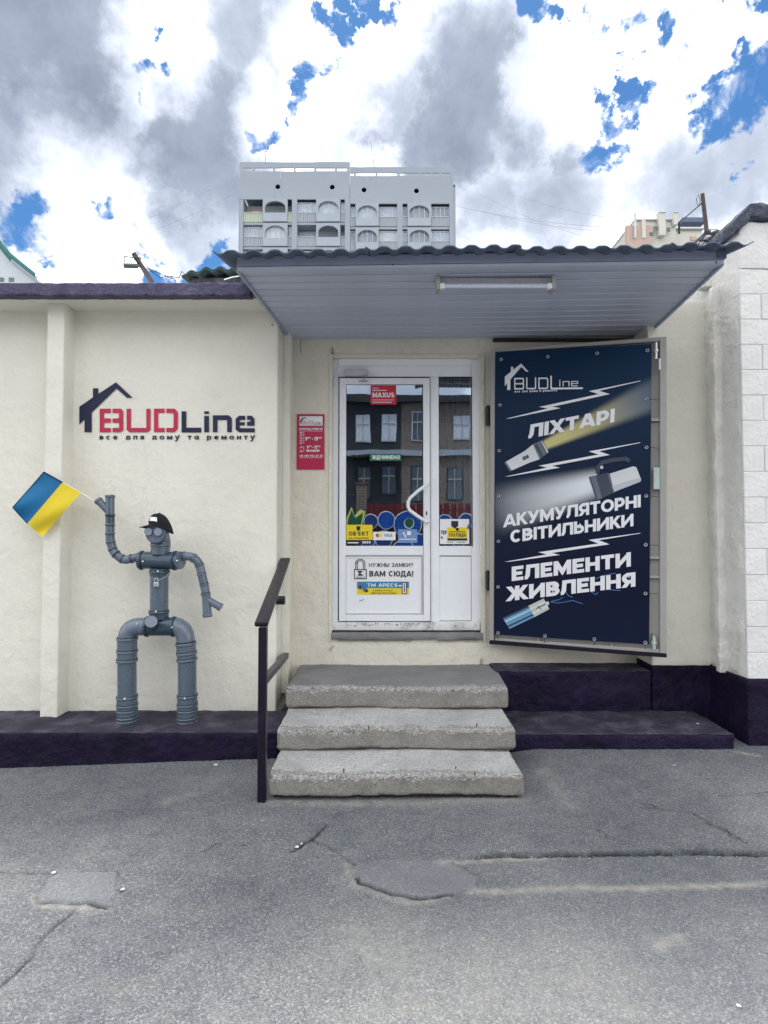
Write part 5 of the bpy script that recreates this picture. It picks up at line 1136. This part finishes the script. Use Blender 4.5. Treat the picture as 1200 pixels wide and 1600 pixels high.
# flag
fg = thing('flag', pf(152, 784), 'small blue and yellow flag on a white stick held by the pipe figure', 'flag')
b = MB(); b.tube([pf(156, 787), pf(66, 735.5)], .0045, 8); b.build('stick', M['white'], fg, smooth=True)
ca_, cb_, cc_, cd_ = (68.3, 737.5), (126.5, 770), (65, 839), (20.5, 793)
def fpt(u, v):     # u along the stick, v away from it
    x_ = ca_[0] * (1 - u) * (1 - v) + cb_[0] * u * (1 - v) + cc_[0] * u * v + cd_[0] * (1 - u) * v; y_ = ca_[1] * (1 - u) * (1 - v) + cb_[1] * u * (1 - v) + cc_[1] * u * v + cd_[1] * (1 - u) * v
    y_ += 3 * math.sin(PI * v) * (u - .5) + 2.0 * math.sin(PI * u) * v; x_ += 2.5 * math.sin(PI * v * 1.2) * (.5 - u)
    return pf(x_, y_, -.012 + .030 * math.sin(v * 5 + u * 4) * v + .014 * math.sin(u * 10 + v * 5) * v)
for nm, u0, u1, m_ in (('blue_half', 0, .505, 'flag_blue'), ('yellow_half', .5, 1, 'flag_yellow')):
    b = MB(); nu_, nv_ = 16, 30; vs = [fpt(u0 + (u1 - u0) * i / nu_, j / nv_) for j in range(nv_ + 1) for i in range(nu_ + 1)]; off = Vector((0, .0015 if m_ == 'flag_blue' else 0, 0))
    b.add([v + off for v in vs], [(j * (nu_ + 1) + i, j * (nu_ + 1) + i + 1, (j + 1) * (nu_ + 1) + i + 1, (j + 1) * (nu_ + 1) + i) for j in range(nv_) for i in range(nu_)]); b.build(nm, M[m_], fg, smooth=True)
b = MB()
b.tube([fpt(0, j / 20) for j in range(21)] , .003, 6); b.tube([fpt(.5 * i / 10, 1.0) for i in range(11)], .0028, 6); b.tube([fpt(.5 * i / 10, 0) for i in range(11)], .006, 6); b.build('hem', M['flag_hem'], fg, smooth=True)

# ---------------------------------------------------------------- things on the roofs
fl = thing('floodlight', at(232, 437, 4.6), 'dark floodlight on a leaning rusty bracket above the roof edge', 'lamp')
b = MB(); b.bar(at(238, 442, 4.62), at(208, 395, 4.5), .028, .028); b.build('bracket_arm', M['rust'], fl)
hm = mat('floodlight_green', (.03, .055, .05), .5)
b = MB(); b.hexa([at(194.5, 412, 4.42), at(217, 414, 4.42), at(216, 420, 4.42), at(192, 419, 4.42)], [at(195, 411, 4.56), at(217, 412, 4.56), at(217, 419, 4.56), at(193, 418, 4.56)]); b.build('lamp_head', hm, fl, bev=.006)
for i in range(7): b = MB(); x_ = 196 + i * 3; b.hexa([at(x_, 408.5, 4.44), at(x_ + 1, 408.5, 4.44), at(x_ + 1, 412.5, 4.44), at(x_, 412.5, 4.44)], [at(x_, 408.5, 4.54), at(x_ + 1, 408.5, 4.54), at(x_ + 1, 412.5, 4.54), at(x_, 412.5, 4.54)]); b.build('fin', hm, fl)
b = MB(); b.tube([at(193.5, 416, 4.48), at(194.5, 401, 4.48), at(220, 403, 4.48), at(217, 417, 4.48)], .006, 6); b.build('yoke', hm, fl)
b = MB(); b.tube([at(222, 408, 4.5), at(238, 425, 4.52), at(250, 434, 4.55), at(262, 431, 4.55), at(280, 434, 4.6), at(284, 424, 4.6), at(290, 430, 4.6), at(295, 436, 4.6)], .0035, 6); b.tube([at(230, 420, 4.5), at(250, 427, 4.52), at(270, 436, 4.6)], .003, 6); b.build('cable', M['black'], fl)
rs_ = thing('old_slate_sheet', at(330, 430, 5.0), 'dark greenish corrugated slate sheet lying on the roof left of the canopy', 'roof sheet')
x0, x1 = at(287, 430, 4.9).x, at(378, 430, 4.9).x
b = MB(); nx_ = 60; vs = []
for lay in (0, .01, ):
    for yy, zz in ((4.85, 0), (5.6, .12)):
        for i in range(nx_ + 1):
            t = i / nx_; vs.append((x0 + (x1 - x0) * t, yy, at(330, 432 - 9 * min(1, t * 2.2), 4.85).z + zz + lay * 2.5 + .014 * math.cos(2 * PI * t * 4 + 2.4)))
W_ = nx_ + 1; fs = []
for lay in (0, 2 * W_):
    for i in range(nx_): fs.append((lay + i, lay + i + 1, lay + W_ + i + 1, lay + W_ + i))
for i in range(nx_): fs.append((i, i + 1, 2 * W_ + i + 1, 2 * W_ + i))
fs += [(0, W_, 3 * W_, 2 * W_), (nx_, W_ + nx_, 3 * W_ + nx_, 2 * W_ + nx_)]
b.add(vs, fs); b.build('sheet', mat('mossy_slate', (.03, .055, .06), .9, .3, 10), rs_, smooth=True)
b = MB(); b.box(x0 + .03, x1, 4.95, 5.5, ZA(1.83), at(330, 430, 4.9).z); b.build('packing', M['felt'], rs_)
b = MB(); b.tube([at(350, 437, 4.5), at(362, 433, 4.5), at(376, 431, 4.5)], .004, 6); b.build('cable', M['white'], rs_)
# pipe post behind canopy
pp_ = thing('rusty_roof_post', at(1102, 360, 5.4), 'short rusty post with a curl of wire behind the canopy', 'post')
b = MB(); b.tube([at(1106, 400, 5.4), at(1103.5, 356, 5.4), at(1097.5, 303, 5.4)], [.02, .02, .018], 10); b.build('post', M['rust'], pp_, smooth=True)
b = MB(); b.tube([at(1098, 318, 5.38), at(1090, 321, 5.38), at(1088, 310, 5.38), at(1091, 304, 5.38), at(1094, 312, 5.38), at(1093, 322, 5.38)], .003, 5); b.tube([at(1096, 318, 5.4), at(1059, 350, 6.4)], .006, 6); b.tube([at(1061, 365, 6.4), at(1061, 347, 6.4)], .012, 6); b.build('wire', M['black'], pp_)

# ---------------------------------------------------------------- apartment tower behind
YT = 66.0
tw = thing('apartment_tower', (0, YT, 0), 'tall pale grey apartment tower with arched balconies and slotted parapet behind the canopy', 'building')
tx = lambda cx: 360 + cx / 3.243
ty = lambda cy: 230 + cy / 3.243
def tb(nm, m, x0, x1, y0, y1, d0=0, d1=.4, parent=tw):   # crop px rectangle on the tower front
    a = at(tx(x0), ty(y1), YT); b = at(tx(x1), ty(y0), YT); return box(nm, m, parent, a.x, b.x, YT + d0, YT + d1, a.z, b.z)
zg = 0
def tcol(nm, m, x0, x1, y0, d0, d1):
    a = at(tx(x0), ty(y0), YT); b = at(tx(x1), ty(y0), YT); return box(nm, m, tw, a.x, b.x, YT + d0, YT + d1, 0, a.z)
tcol('wall', M['tower_in'], 50, 605.5, 260, 1.6, 11); tcol('wall', M['tower_in'], 606, 1130, 283, 1.6, 11)
tcol('wall', M['tower_side'], 40, 62, 245, .3, 12); tcol('wall', M['tower_side'], 1131, 1142, 195, .3, 12)
for (xa, xb, yt, ys0, ys1, yb, slots) in ((48, 605, 75, 104, 122, 264, ((65, 112), (123, 216), (226, 321), (331, 425), (435, 530), (540, 591))), (606, 1130, 100, 130, 145, 286, ((607, 627), (636, 734), (746, 846), (858, 956), (966, 1010), (1016, 1060), (1070, 1113)))):
    tb('parapet_beam', M['tower'], xa, xb, yt, ys0, 0, .14)
    xs_ = [xa] + [v for s__ in slots for v in s__] + [xb]
    for i in range(0, len(xs_), 2):
        if xs_[i + 1] - xs_[i] > .5: tb('parapet_post', M['tower'], xs_[i], xs_[i + 1], ys0, ys1, .002, .13)
    holes = [(240, 200), (516, 202)] if xa < 500 else [(677, 216), (943, 221)]
    # wall panel with round holes
    xsb = [xa] + [v for hx, hy in holes for v in (hx - 15, hx + 15)] + [xb]
    for i in range(0, len(xsb), 2): tb('wall', M['tower'], xsb[i], xsb[i + 1], ys1, yb, 0, .15)
    for hx, hy in holes:
        n_ = 20; b = MB(); cs = [(hx + 12.5 * math.cos(2 * PI * i / n_), hy + 12.5 * math.sin(2 * PI * i / n_)) for i in range(n_)]
        sq = []
        for i in range(n_):
            c_, s__ = math.cos(2 * PI * i / n_), math.sin(2 * PI * i / n_); hgt_t = hy - ys1; hgt_b = yb - hy
            kx = 15 / abs(c_) if abs(c_) > 1e-6 else 1e9; ky = (hgt_b if s__ > 0 else hgt_t) / abs(s__) if abs(s__) > 1e-6 else 1e9; k_ = min(kx, ky); sq.append((hx + c_ * k_, hy + s__ * k_))
        # corners
        f = [at(tx(p[0]), ty(p[1]), YT) for p in cs]; o_ = [at(tx(p[0]), ty(p[1]), YT) for p in sq]; bk = [p + Vector((0, .15, 0)) for p in f]
        b.add(f + o_ + bk, [(i, (i + 1) % n_, (i + 1) % n_ + n_, i + n_) for i in range(n_)] + [(i, i + 2 * n_, (i + 1) % n_ + 2 * n_, (i + 1) % n_) for i in range(n_)])
        cr_ = [(hx - 15, ys1), (hx + 15, ys1), (hx + 15, yb), (hx - 15, yb)]
        for (cx_, cy_) in cr_:
            cand = sorted(range(n_), key=lambda i: (sq[i][0] - cx_) ** 2 * 9 + (sq[i][1] - cy_) ** 2)
            e1 = [i for i in range(n_) if abs(sq[i][0] - cx_) < .01 and (sq[i][1] - hy) * (cy_ - hy) > 0]; e2 = [i for i in range(n_) if abs(sq[i][1] - cy_) < .01 and (sq[i][0] - hx) * (cx_ - hx) >= -1e-6]
            if e1 and e2:
                i1 = max(e1, key=lambda i: abs(sq[i][1] - hy)); i2 = max(e2, key=lambda i: abs(sq[i][0] - hx)); bb = len(b.v)
                b.add([o_[i1], o_[i2], at(tx(cx_), ty(cy_), YT)], [(0, 1, 2)])
        b.build('wall', M['tower'], tw, auto=True)
        q = at(tx(hx), ty(hy), YT + .16); b = MB(); b.tube([q, q + Vector((0, .05, 0))], 1.0 * 13 / 44, 16); b.tube([q, q + Vector((0, .05, 0))], .95, 16); b.build('round_window', M['pane_dark'], tw)
# piers
for x0, x1, y0 in ((50, 65, 262), (312, 338, 264), (580, 607, 264), (845, 872, 286), (1110, 1131, 286)): tcol('pier', M['tower'], x0, x1, y0, .0, 1.6)
fh = 124
def arch_panel(x0, x1, y0, y1, ax0, ax1, ay0, ay1):   # panel with an arched opening
    n_ = 12; cxm = (ax0 + ax1) / 2; rx_ = (ax1 - ax0) / 2; ry_ = (ay1 - ay0) * .55
    top = [(cxm - rx_ * math.cos(PI * i / n_), ay0 + ry_ - ry_ * math.sin(PI * i / n_)) for i in range(n_ + 1)]
    b = MB(); g = lambda p, d=0: at(tx(p[0]), ty(p[1]), YT) + Vector((0, d - .12, 0))
    def quad(a, c, e, f): b.hexa([g(a), g(c), g(e), g(f)], [g(a, .3), g(c, .3), g(e, .3), g(f, .3)])
    for i in range(n_): quad((top[i][0], y0), (top[i + 1][0], y0), top[i + 1], top[i])
    quad((x0, y0), (ax0, y0), (ax0, y1), (x0, y1)); quad((ax1, y0), (x1, y0), (x1, y1), (ax1, y1)); quad((ax0, ay1), (ax1, ay1), (ax1, y1), (ax0, y1))
    b.build('arch_panel', M['tower_side'], tw, auto=True)
def window(x0, x1, y0, y1, n, m='pane', d=.35):
    f = MB()
    for i in range(n + 1):
        xx = x0 + (x1 - x0 - 2.5) * i / n; a = at(tx(xx), ty(y1), YT); c_ = at(tx(xx + 2.5), ty(y0), YT); f.box(a.x, c_.x, YT + d, YT + d + .08, a.z, c_.z)
    for yy in (y0, y1 - 3): a = at(tx(x0), ty(yy + 3), YT); c_ = at(tx(x1), ty(yy), YT); f.box(a.x, c_.x, YT + d + .002, YT + d + .078, a.z, c_.z)
    m = rr.choice((m, m, m, 'pane_far_dark', 'pane_curtain')) if m == 'pane' else m; o = f.build('window', M['win_white'], tw); a = at(tx(x0), ty(y1), YT); c_ = at(tx(x1), ty(y0), YT)
    box('pane', M[m], o, a.x, c_.x, YT + d + .09, YT + d + .12, a.z, c_.z)
for blk, y0 in ((0, 264), (1, 286)):
    for fl_ in range(3):
        ya = y0 + fl_ * fh; o1 = ya + 8; o2 = ya + 66; p2 = ya + 112
        segs = ((65, 163, 'flat'), (165, 290, 'arch'), (292, 312, 'flat'), (338, 433, 'flat'), (435, 557, 'arch'), (559, 580, 'flat')) if blk == 0 else ((608, 632, 'flat'), (634, 752, 'arch'), (754, 845, 'flat'), (872, 895, 'flat'), (897, 1017, 'arch'), (1019, 1110, 'flat'))
        tb('floor_slab', M['tower'], 65 if blk == 0 else 608, 580 if blk == 0 else 1110, p2 + 2, ya + fh + 2, .15, 1.6)
        for si, (xa, xb, kd) in enumerate(segs):
            op = (blk == 0 and ((fl_ == 0 and si < 3) or (fl_ == 1 and 3 <= si)))    # open, unglazed loggias
            mm = 'pane_far_dark' if (blk == 1 and fl_ == 0 and si >= 3) else 'pane'
            if kd == 'arch':
                ax0, ax1 = xa + 10, xb - 10; arch_panel(xa, xb, ya - 1, p2 + 2, ax0, ax1, o1 + 3, o2 + (8 if not op else 4))
                if not op: window(ax0 - 4, ax1 + 4, o1, o2 + 8, 4, mm, .12)
                else:
                    for k_ in range(8): xx = ax0 + (ax1 - ax0) * (k_ + .5) / 8; tb('railing_bar', M['tower_side'], xx, xx + 1.3, o1, o2 + 4, .3, .34)
            else:
                if not op: window(xa, xb, o1, o2, 4 if xb - xa > 50 else 1, mm)
                sm_ = M['slat_green'] if (blk == 0 and fl_ == 0 and si < 3) else M['slat']
                K_ = 9 if xb - xa > 50 else 2
                for k_ in range(K_): w_ = (xb - xa) / K_; tb('balcony_sheet', sm_, xa + w_ * k_, xa + w_ * (k_ + 1) - .8, o2, p2, .10 + .03 * (k_ % 2), .2)
                tb('handrail', M['win_white'], xa, xb, o2 - 2, o2, .05, .2)
                if op: tb('inner_window', M['win_white'], xa + (xb - xa) * .3, xa + (xb - xa) * .75, o1 + 14, o2 - 14, 1.5, 1.58); tb('inner_wall', M['peach'] if si < 3 else M['win_white'], xa, xb, o1, o2, 1.585, 1.595)
b = MB(); b.tube([at(414.5, 254, YT), at(416.5, 228, YT)], .05, 6); b.tube([at(412.5, 237, YT), at(419, 237, YT)], .04, 5); b.build('antenna', M['steel_grey'], tw)
b = MB(); b.tube([at(585, 262, YT), at(578.5, 219, YT)], .04, 6); b.build('antenna', M['steel_grey'], tw)
box('roof', M['felt'], tw, at(375, 260, YT).x, at(712, 260, YT).x, YT + .4, YT + 11, at(600, 284, YT).z - .4, at(600, 284, YT).z - .1)
# house with chimneys at the right
YH = 60.0
hs = thing('peach_house', (at(1035, 370, YH).x, YH, 0), 'peach and cream block of flats with two chimneys behind the canopy end', 'building')
hx = lambda cx: 760 + cx / 2.727
hy = lambda cy: 280 + cy / 2.727
def hb(nm, m, x0, x1, y0, y1, d0=0, d1=1., ground=False):
    a = at(hx(x0), hy(y1), YH); b_2 = at(hx(x1), hy(y0), YH); return box(nm, m, hs, a.x, b_2.x, YH + d0, YH + d1, 0 if ground else a.z, b_2.z)
hb('wall', M['cream_house'], 632, 806, 178, 250, 0, 9, True); hb('wall', M['cream_house'], 806, 930, 207, 250, .5, 9, True); hb('wall', M['peach'], 590, 700, 205, 260, -.4, .0, True); hb('wall', M['cream_house'], 586, 632, 236, 260, -.2, 9, True)
b = MB(); b.prism([at(hx(583), hy(236), YH), at(hx(632), hy(178), YH), at(hx(632), hy(236), YH)], (0, 8, 0)); b.build('gable', M['cream_house'], hs)
hb('roof_edge', M['steel_grey'], 628, 808, 174, 179, -.2, 9); hb('roof_edge', M['steel_grey'], 808, 932, 203, 208, .2, 9)
hb('chimney', M['cream_house'], 725, 752, 155, 250, -.6, -.1); hb('chimney', M['cream_house'], 787, 805, 155, 205, -.6, -.1); hb('chimney_cap', M['cream_house'], 723, 754, 153, 156, -.7, 0); hb('chimney_cap', M['cream_house'], 785, 807, 153, 156, -.7, 0)
for (x0, x1, y0, y1) in ((705, 722, 210, 222), (688, 704, 235, 250), (760, 775, 215, 232)): hb('window', M['pane_dark'], x0, x1, y0, y1, -.44, -.38)
hb('pilaster', M['cream_house'], 655, 670, 185, 260, -.5, -.35); hb('wall', M['peach'], 880, 905, 235, 252, .4, .49); hb('roof_hatch', M['slate'], 775, 868, 228, 246, -3, -2)
b = MB(); b.tube([at(hx(634), hy(250), YH - .6), at(hx(634), hy(145), YH - .6)], .12, 8); b.build('flue', M['win_white'], hs)
# house with curved gable at the left
YG = 26.0
gh = thing('gabled_house', (at(20, 430, YG).x, YG, 0), 'white gabled house with teal curved roof edge at the left', 'building')
cv = [(-60, 290), (-10, 345), (2, 368), (12, 388), (28, 408), (48, 424), (66, 438)]
zb_ = at(0, 520, YG).z
b = MB(); pl_ = [at(x, y + 4, YG) for x, y in cv] + [Vector((at(66, 438, YG).x, YG, 0)), Vector((at(-60, 290, YG).x, YG, 0))]; b.prism(pl_, (-4.6, 6, 0)); b.build('wall', M['win_white'], gh)
for (d0, d1, e, m_) in ((0, 5, -.5, 'teal'), (5, 9, -.35, 'win_white')):
    b = MB()
    for (p, q) in zip(cv[:-1], cv[1:]):
        b.hexa([at(p[0], p[1] + d0 - 4, YG) + Vector((0, e, 0)), at(q[0], q[1] + d0 - 4, YG) + Vector((0, e, 0)), at(q[0], q[1] + d1 - 4, YG) + Vector((0, e, 0)), at(p[0], p[1] + d1 - 4, YG) + Vector((0, e, 0))],
               [at(p[0], p[1] + d0 - 4, YG) + Vector((-4.7, 6.2, 0)), at(q[0], q[1] + d0 - 4, YG) + Vector((-4.7, 6.2, 0)), at(q[0], q[1] + d1 - 4, YG) + Vector((-4.7, 6.2, 0)), at(p[0], p[1] + d1 - 4, YG) + Vector((-4.7, 6.2, 0))])
    b.build('roof_edge', M[m_], gh)
for x_ in (-2, 14): a = at(x_, 440, YG); b2 = at(x_ + 8, 434, YG); box('window', M['pane_dark'], gh, a.x, b2.x, YG - .03, YG + .02, a.z, b2.z)
# overhead wires
wire_m = mat('wire_grey', (.10, .11, .13), .7)
for i, (a, c_, Ya, Yb, lb) in enumerate((((50, 412), (372, 274), 22, 40, 'upper thin wire rising from the gabled house to the tower'), ((100, 410), (372, 300), 22, 40, 'lower thin wire rising from the gabled house to the tower'),
        ((712, 322), (975, 357), 40, 30, 'long thin wire right of the tower, uppermost at the peach house'), ((745, 328), (970, 364), 40, 30, 'thin sagging wire between tower and peach house'), ((748, 302), (920, 372), 40, 30, 'steep thin wire dropping right of the tower'), ((790, 300), (990, 346), 40, 30, 'faint high wire above the peach house'))):
    pa, pb = at(*a, Ya), at(*c_, Yb); b = MB(); b.tube([pa.lerp(pb, t / 12) - Vector((0, 0, .25 * math.sin(PI * t / 12))) for t in range(13)], .0065, 5); tag(b.build('overhead_wire', wire_m, None), lb, 'wire', 'overhead wires in the sky')

# ---------------------------------------------------------------- other side of the street (seen in the door glass)
YO = -31.0
mirror = lambda px, py, Y: (at(px, py, 2 * YD - Y).x, at(px, py, 2 * YD - Y).z)
oh = thing('brick_house', (0, YO, 0), 'old brown brick house across the street mirrored in the door glass', 'building')
zr = mirror(600, 619, YO)[1]
xb0, xb1 = mirror(627, 700, YO)[0], 22
wins = [(557, 577, 650, 690), (598, 617, 649, 689), (645, 661, 645, 688), (710, 732, 652, 686), (500, 520, 650, 690), (760, 780, 650, 690)]
lows = [(560, 578, 730, 778), (598, 618, 728, 772), (644, 661, 730, 782), (700, 722, 732, 780)]
cuts = []
for (a, c_, d, e) in wins + lows: x0, z1 = mirror(a, d, YO); x1, z0 = mirror(c_, e, YO); cuts.append((x0, x1, z0, z1))
b = MB(); b.box(-20, xb0, YO - 8, YO - .01, 0, zr); b.build('wall', M['darkwood'], oh); b = MB(); b.box(xb0, 22, YO - 8, YO, 0, zr); b.build('wall', M['brick'], oh)
for i, (x0, x1, z0, z1) in enumerate(cuts):
    o = box('window', M['win_white'] if i < 6 else M['darkwood'], oh, x0 - .08, x1 + .08, YO - .02, YO + .06, z0 - .08, z1 + .08)
    box('pane', M['win_white'] if i < 6 and i != 2 else M['pane_dark'], o, x0, x1, YO + .06, YO + .08, z0, z1)
    box('sash', M['steel_grey'], o, (x0 + x1) / 2 - .03, (x0 + x1) / 2 + .03, YO + .08, YO + .11, z0, z1); box('sash', M['steel_grey'], o, x0, x1, YO + .08, YO + .105, z0 + (z1 - z0) * .62, z0 + (z1 - z0) * .67)
z_c = mirror(600, 712, YO)[1]; box('string_course', M['tower_side'], oh, -20, 22, YO, YO + .3, z_c, mirror(600, 704, YO)[1]); box('cornice', M['darkwood'], oh, -20.5, 22.5, YO, YO + .6, zr - .5, zr)
box('dark_balcony', M['darkwood'], oh, mirror(550, 700, YO)[0], xb0, YO + .05, YO + 1.2, z_c - .2, z_c - .05)
YQ = -8.0
pi_ = thing('brick_pillar', (mirror(564, 800, YQ)[0], YQ, 0), 'square red brick gate pillar across the street mirrored in the door glass', 'pillar')
x0, z1 = mirror(556, 756, YQ); x1 = mirror(573, 756, YQ)[0]; box('pillar', M['brick'], pi_, x0, x1, YQ - .4, YQ, 0, z1); box('pillar_cap', M['brown'], pi_, x0 - .04, x1 + .04, YQ - .44, YQ + .04, z1, z1 + .06)
fn = thing('red_fence', (1, YQ, 0), 'dark red metal fence across the street mirrored in the door glass', 'fence')
zf = mirror(600, 786, YQ)[1]; x = x1 + .03
for i in range(34): box('fence_bar', M['red_paint'], fn, x + i * .22, x + i * .22 + .17, YQ - .16, YQ - .12, .1, zf - (.0 if i % 2 else .03))
for z_ in (.4, zf - .25): box('fence_rail', M['red_paint'], fn, x, x + 7.6, YQ - .2, YQ - .165, z_, z_ + .05)
YX = -6.0
gw = thing('graffiti_wall', (.2, YX, 0), 'low wall with blue and green bubble graffiti mirrored in the door glass', 'wall')
xa, zt2 = mirror(500, 797, YX); xb = mirror(790, 797, YX)[0]
box('wall', mat('dark_red_wall', (.09, .03, .035), .8), gw, xa, xb, YX - .2, YX, 0, mirror(600, 808, YX)[1])
def gshape(pts, m, k):
    b = MB(); c_ = [Vector((mirror(x, y, YX)[0], YX + .01 + k * .012, mirror(x, y, YX)[1])) for x, y in pts]; b.prism(c_, (0, .010, 0)); b.build('graffiti_shape', m, gw)
circ = lambda cx, cy, r: [(cx + r * math.cos(2 * PI * i / 22), cy + r * math.sin(2 * PI * i / 22)) for i in range(22)]
dg = mat('graffiti_green', (.02, .12, .06), .7); db = mat('graffiti_blue', (.01, .08, .35), .7); wy = mat('graffiti_white', (.8, .85, .9), .7); yy_ = mat('graffiti_yellow', (.75, .75, .15), .7)
gshape([(541, 812), (549, 792), (553, 806), (562, 796), (571, 799), (566, 820), (570, 850), (538, 850)], yy_, 0); gshape([(544, 814), (549, 797), (554, 810), (567, 801), (563, 820), (566, 850), (541, 850)], dg, 1)
for k, (cx_, cy_, r_) in enumerate(((580, 815, 12), (604, 813, 14), (637, 820, 22), (600, 842, 14), (655, 850, 16), (695, 815, 11), (727, 814, 12), (575, 845, 12), (630, 860, 18), (715, 840, 14))):
    gshape(circ(cx_, cy_, r_), wy, 2 * k + 2); gshape(circ(cx_, cy_, r_ - 1.4), db if k % 3 else mat('graffiti_navy', (.015, .05, .2), .7), 2 * k + 3)
gshape(circ(638, 818, 8), wy, 24); gshape(circ(638, 817, 6.6), dg, 25)

# ---------------------------------------------------------------- litter
wp = M['white']
for i, (px, py, w_, h_, lb) in enumerate(((337, 1195, 9, 3, 'small white paper scrap on the asphalt between figure and handrail'), (464, 1324, 9, 3.5, 'torn white scrap lying in the asphalt crack below the steps'), (471, 1319, 4, 2, 'tiny white scrap beside the torn scrap in the asphalt crack'), (84, 1364, 8, 1.2, 'thin white strip above the left asphalt patch'),
        (935, 1302, 5, 3, 'white chip in the small pothole right of the steps'), (1090, 1131, 5, 2.5, 'white scrap on the dark ledge under the banner'), (1054, 1196, 4, 2, 'white speck on the asphalt in front of the ledge'), (192, 1390, 10, 3, 'beige chip at the corner of the left asphalt patch'), (1154, 1572, 9, 4, 'white flattened scrap at the lower right of the asphalt'), (410, 1283, 4, 2, 'pale pebble on the asphalt below the handrail'))):
    z_ = .147 if i == 5 else 0; p = on_z(px, py, z_)
    if i != 5: p.z = float(ground_z(np.array(p.x), np.array(p.y))); p = on_z(px, py, p.z)
    s = p.y / F * .8; r_ = random.Random(i); n_ = 7; b = MB()
    pl_ = [p + Vector((math.cos(2 * PI * k / n_) * w_ * s / 2 * r_.uniform(.7, 1.2), math.sin(2 * PI * k / n_) * w_ * s / 2 * r_.uniform(.7, 1.2), .0015 + r_.uniform(0, .0015))) for k in range(n_)]
    b.prism(pl_, (0, 0, .001)); tag(b.build('paper_scrap', M['curtain'] if i in (7, 9) else wp, None), lb, 'litter')

# loose grit along the wall foot, the step and the asphalt lip
b = MB(); rg = random.Random(11)
def stone(x, y, z, s):
    a = rg.uniform(0, 6); p = [Vector((x + s * math.cos(a + k * 2.1) * rg.uniform(.6, 1.2), y + s * math.sin(a + k * 2.1) * rg.uniform(.6, 1.2), z)) for k in range(3)]
    b.add(p + [Vector((x, y, z + s * rg.uniform(.4, .9)))], [(0, 1, 3), (1, 2, 3), (2, 0, 3)])
for i in range(900):
    k = rg.random()
    if k < .3: x = rg.uniform(-3, -.78); y = 4.07 - abs(rg.gauss(0, .05))
    elif k < .5: x = rg.uniform(-.7, .85); y = 3.45 - abs(rg.gauss(0, .05))
    elif k < .7: x = rg.uniform(.85, 2.9); y = 4.12 - abs(rg.gauss(0, .05))
    elif k < .85: x = rg.uniform(.25, 2.0); y = float(on_z(690, 1342, 0).y) - abs(rg.gauss(0, .025)) + .02
    else: x = rg.uniform(-2.4, 2.4); y = rg.uniform(1.9, 4.0)
    stone(x, y, float(ground_z(np.array(x), np.array(y))) + .001, rg.uniform(.0015, .0055))
tag(b.build('loose_grit', mat('grit', (.36, .35, .33), .9, .5, 40), None, auto=False), 'loose grit scattered along the foot of the walls and steps', 'grit', None, 'stuff')
